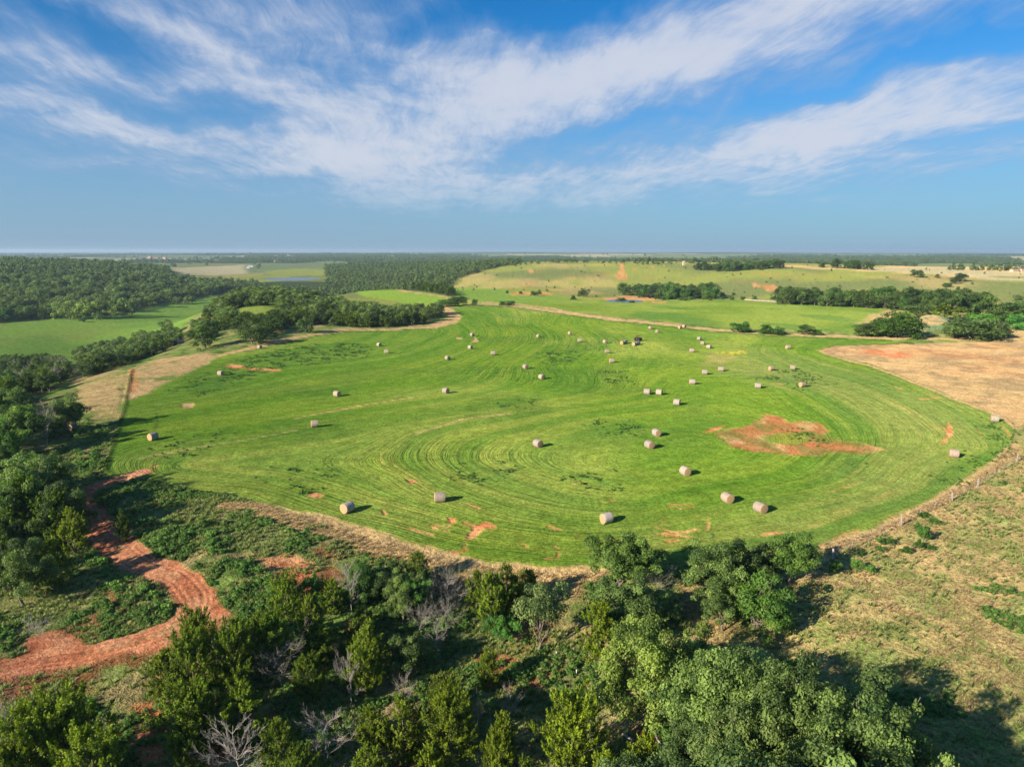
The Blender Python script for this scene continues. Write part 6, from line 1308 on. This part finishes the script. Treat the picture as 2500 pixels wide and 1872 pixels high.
def cover(name, Q, sc, seed, protos, label):
    r = np.random.default_rng(seed); z = attr_at(Q, gz); n = len(Q)
    return instancer(name, np.c_[Q, z - .03], r.uniform(0, 6.28, n), r.uniform(*sc, n), r.integers(0, len(protos), n), protos, kind='stuff', label=label)
rg = np.random.default_rng(601)
def polar(n, d0, d1):
    a = np.radians(rg.uniform(-39, 39, n)); d = np.sqrt(rg.uniform(d0 ** 2, d1 ** 2, n)); return np.c_[d * np.sin(a), d * np.cos(a)]
Q = polar(130000, 40, 165); fld = attr_at(Q, m_field); rdm = attr_at(Q, road); sl = attr_at(Q, soil); pa = attr_at(Q, m_past); dr = attr_at(Q, dry); tn = attr_at(Q, m_tan)
free = (fld < .1) & (rdm < .15)
dens_g = np.where(pa > .5, .14, .8) * (1 - sl * .8); clump = fbm(Q[:, 0], Q[:, 1], 3.2, 3, 610)
k1 = free & (rg.random(len(Q)) < dens_g * sstep(.35, .6, clump)) & (dr < .4) & (tn < .2); cover('grass', Q[k1][:45000], (.5, 1.3), 602, G_GR, 'rough green grass around the thickets and the track')
k2 = (free & ((pa > .5) & (rg.random(len(Q)) < .6 * sstep(.66, .4, clump)) | (dr > .3) | ((tn > .3) & (rg.random(len(Q)) < .3)))) ; cover('dry_grass', Q[k2][:60000], (.25, .6), 603, G_DR, 'straw coloured dry grass on the pasture and along the field edge')
SUM = [gs(p) for p in ([(345, 1320), (410, 1290), (500, 1290), (560, 1320), (560, 1350), (480, 1390), (420, 1370)], [(470, 1400), (560, 1370), (620, 1390), (680, 1430), (640, 1490), (590, 1480), (530, 1440)],
       [(240, 1400), (330, 1410), (430, 1470), (440, 1505), (380, 1530), (230, 1540)], [(-20, 1350), (100, 1340), (240, 1345), (300, 1390), (200, 1410), (0, 1440)],
       [(380, 1640), (430, 1600), (430, 1640), (400, 1700)], [(120, 1030), (180, 1015), (270, 1050), (250, 1090), (230, 1150), (170, 1160), (120, 1100)],
       [(260, 1230), (340, 1250), (520, 1290), (380, 1290), (300, 1280)], [(1200, 1530), (1350, 1590), (1300, 1620), (1230, 1600)])]
QS = []
for k, pl in enumerate(SUM):
    q = scatter(pl, 1.15 if k < 2 else 1.6, 620 + k); QS.append(q[fbm(q[:, 0], q[:, 1], 7, 3, 640) > (.40 if k < 2 else .47)] if len(q) else q)
Q = np.concatenate(QS); Q = Q[attr_at(Q, road) < .1]; cover('undergrowth', Q, (.5, 1.3), 604, G_SH, 'leafy green undergrowth on the banks beside the red track')
Q = polar(26000, 42, 150); sel = (attr_at(Q, m_field) < .1) & (attr_at(Q, road) < .1) & (attr_at(Q, dry) < .3) & (fbm(Q[:, 0], Q[:, 1], 9, 3, 650) > np.where(attr_at(Q, m_past) > .5, .74, .50)); Q = Q[sel][:7000]; cover('low_herbs', Q, (.25, .75), 605, G_SH, 'small leafy herbs dotted through the grass')
Q = polar(180000, 80, 330); sel = (rg.random(len(Q)) * .8 + .1 < attr_at(Q, weed)) & (fbm(Q[:, 0], Q[:, 1], 2.4, 3, 651) > .54); cover('weeds', Q[sel][:3200], (.35, 1.1), 606, G_WD, 'dark green weeds in patches of the hay field')
# bushes one can count on the dry pasture below the fence
for k, (X, Y, T, w_, lb) in enumerate(((2035, 1400, 1365, 34, 'bush at the foot of the white corner post'), (2100, 1358, 1344, 18, 'small dark bush right of the corner post'), (2092, 1392, 1363, 36, 'leafy bush beyond the corner post bush'), (2150, 1328, 1310, 22, 'dark bush on the dry slope, left of three'),
      (2170, 1328, 1310, 24, 'dark bush on the dry slope, middle of three'), (2148, 1345, 1330, 20, 'dark bush on the dry slope, lowest of three'), (2255, 1320, 1285, 36, 'tall dark bush in the middle of the dry slope'), (2243, 1340, 1318, 26, 'dark bush under the tall one on the dry slope'), (2271, 1342, 1327, 18, 'round dark bush right of the tall one'),
      (2240, 1300, 1275, 20, 'narrow dark bush above the tall one'), (2283, 1278, 1266, 26, 'flat bush nearest the fence on the dry slope'), (2212, 1350, 1332, 28, 'dark bush between the two groups on the slope'), (2125, 1400, 1378, 26, 'pale leafy bush below the three on the slope'), (2254, 1262, 1255, 30, 'low bush by the fence above the slope bushes'))):
    px_tree('bush', X, Y, T, w_, lb, name='shrub', color=(.6, .72, .6) if 'dark' in lb else (.9, 1, .8), cat='shrub')
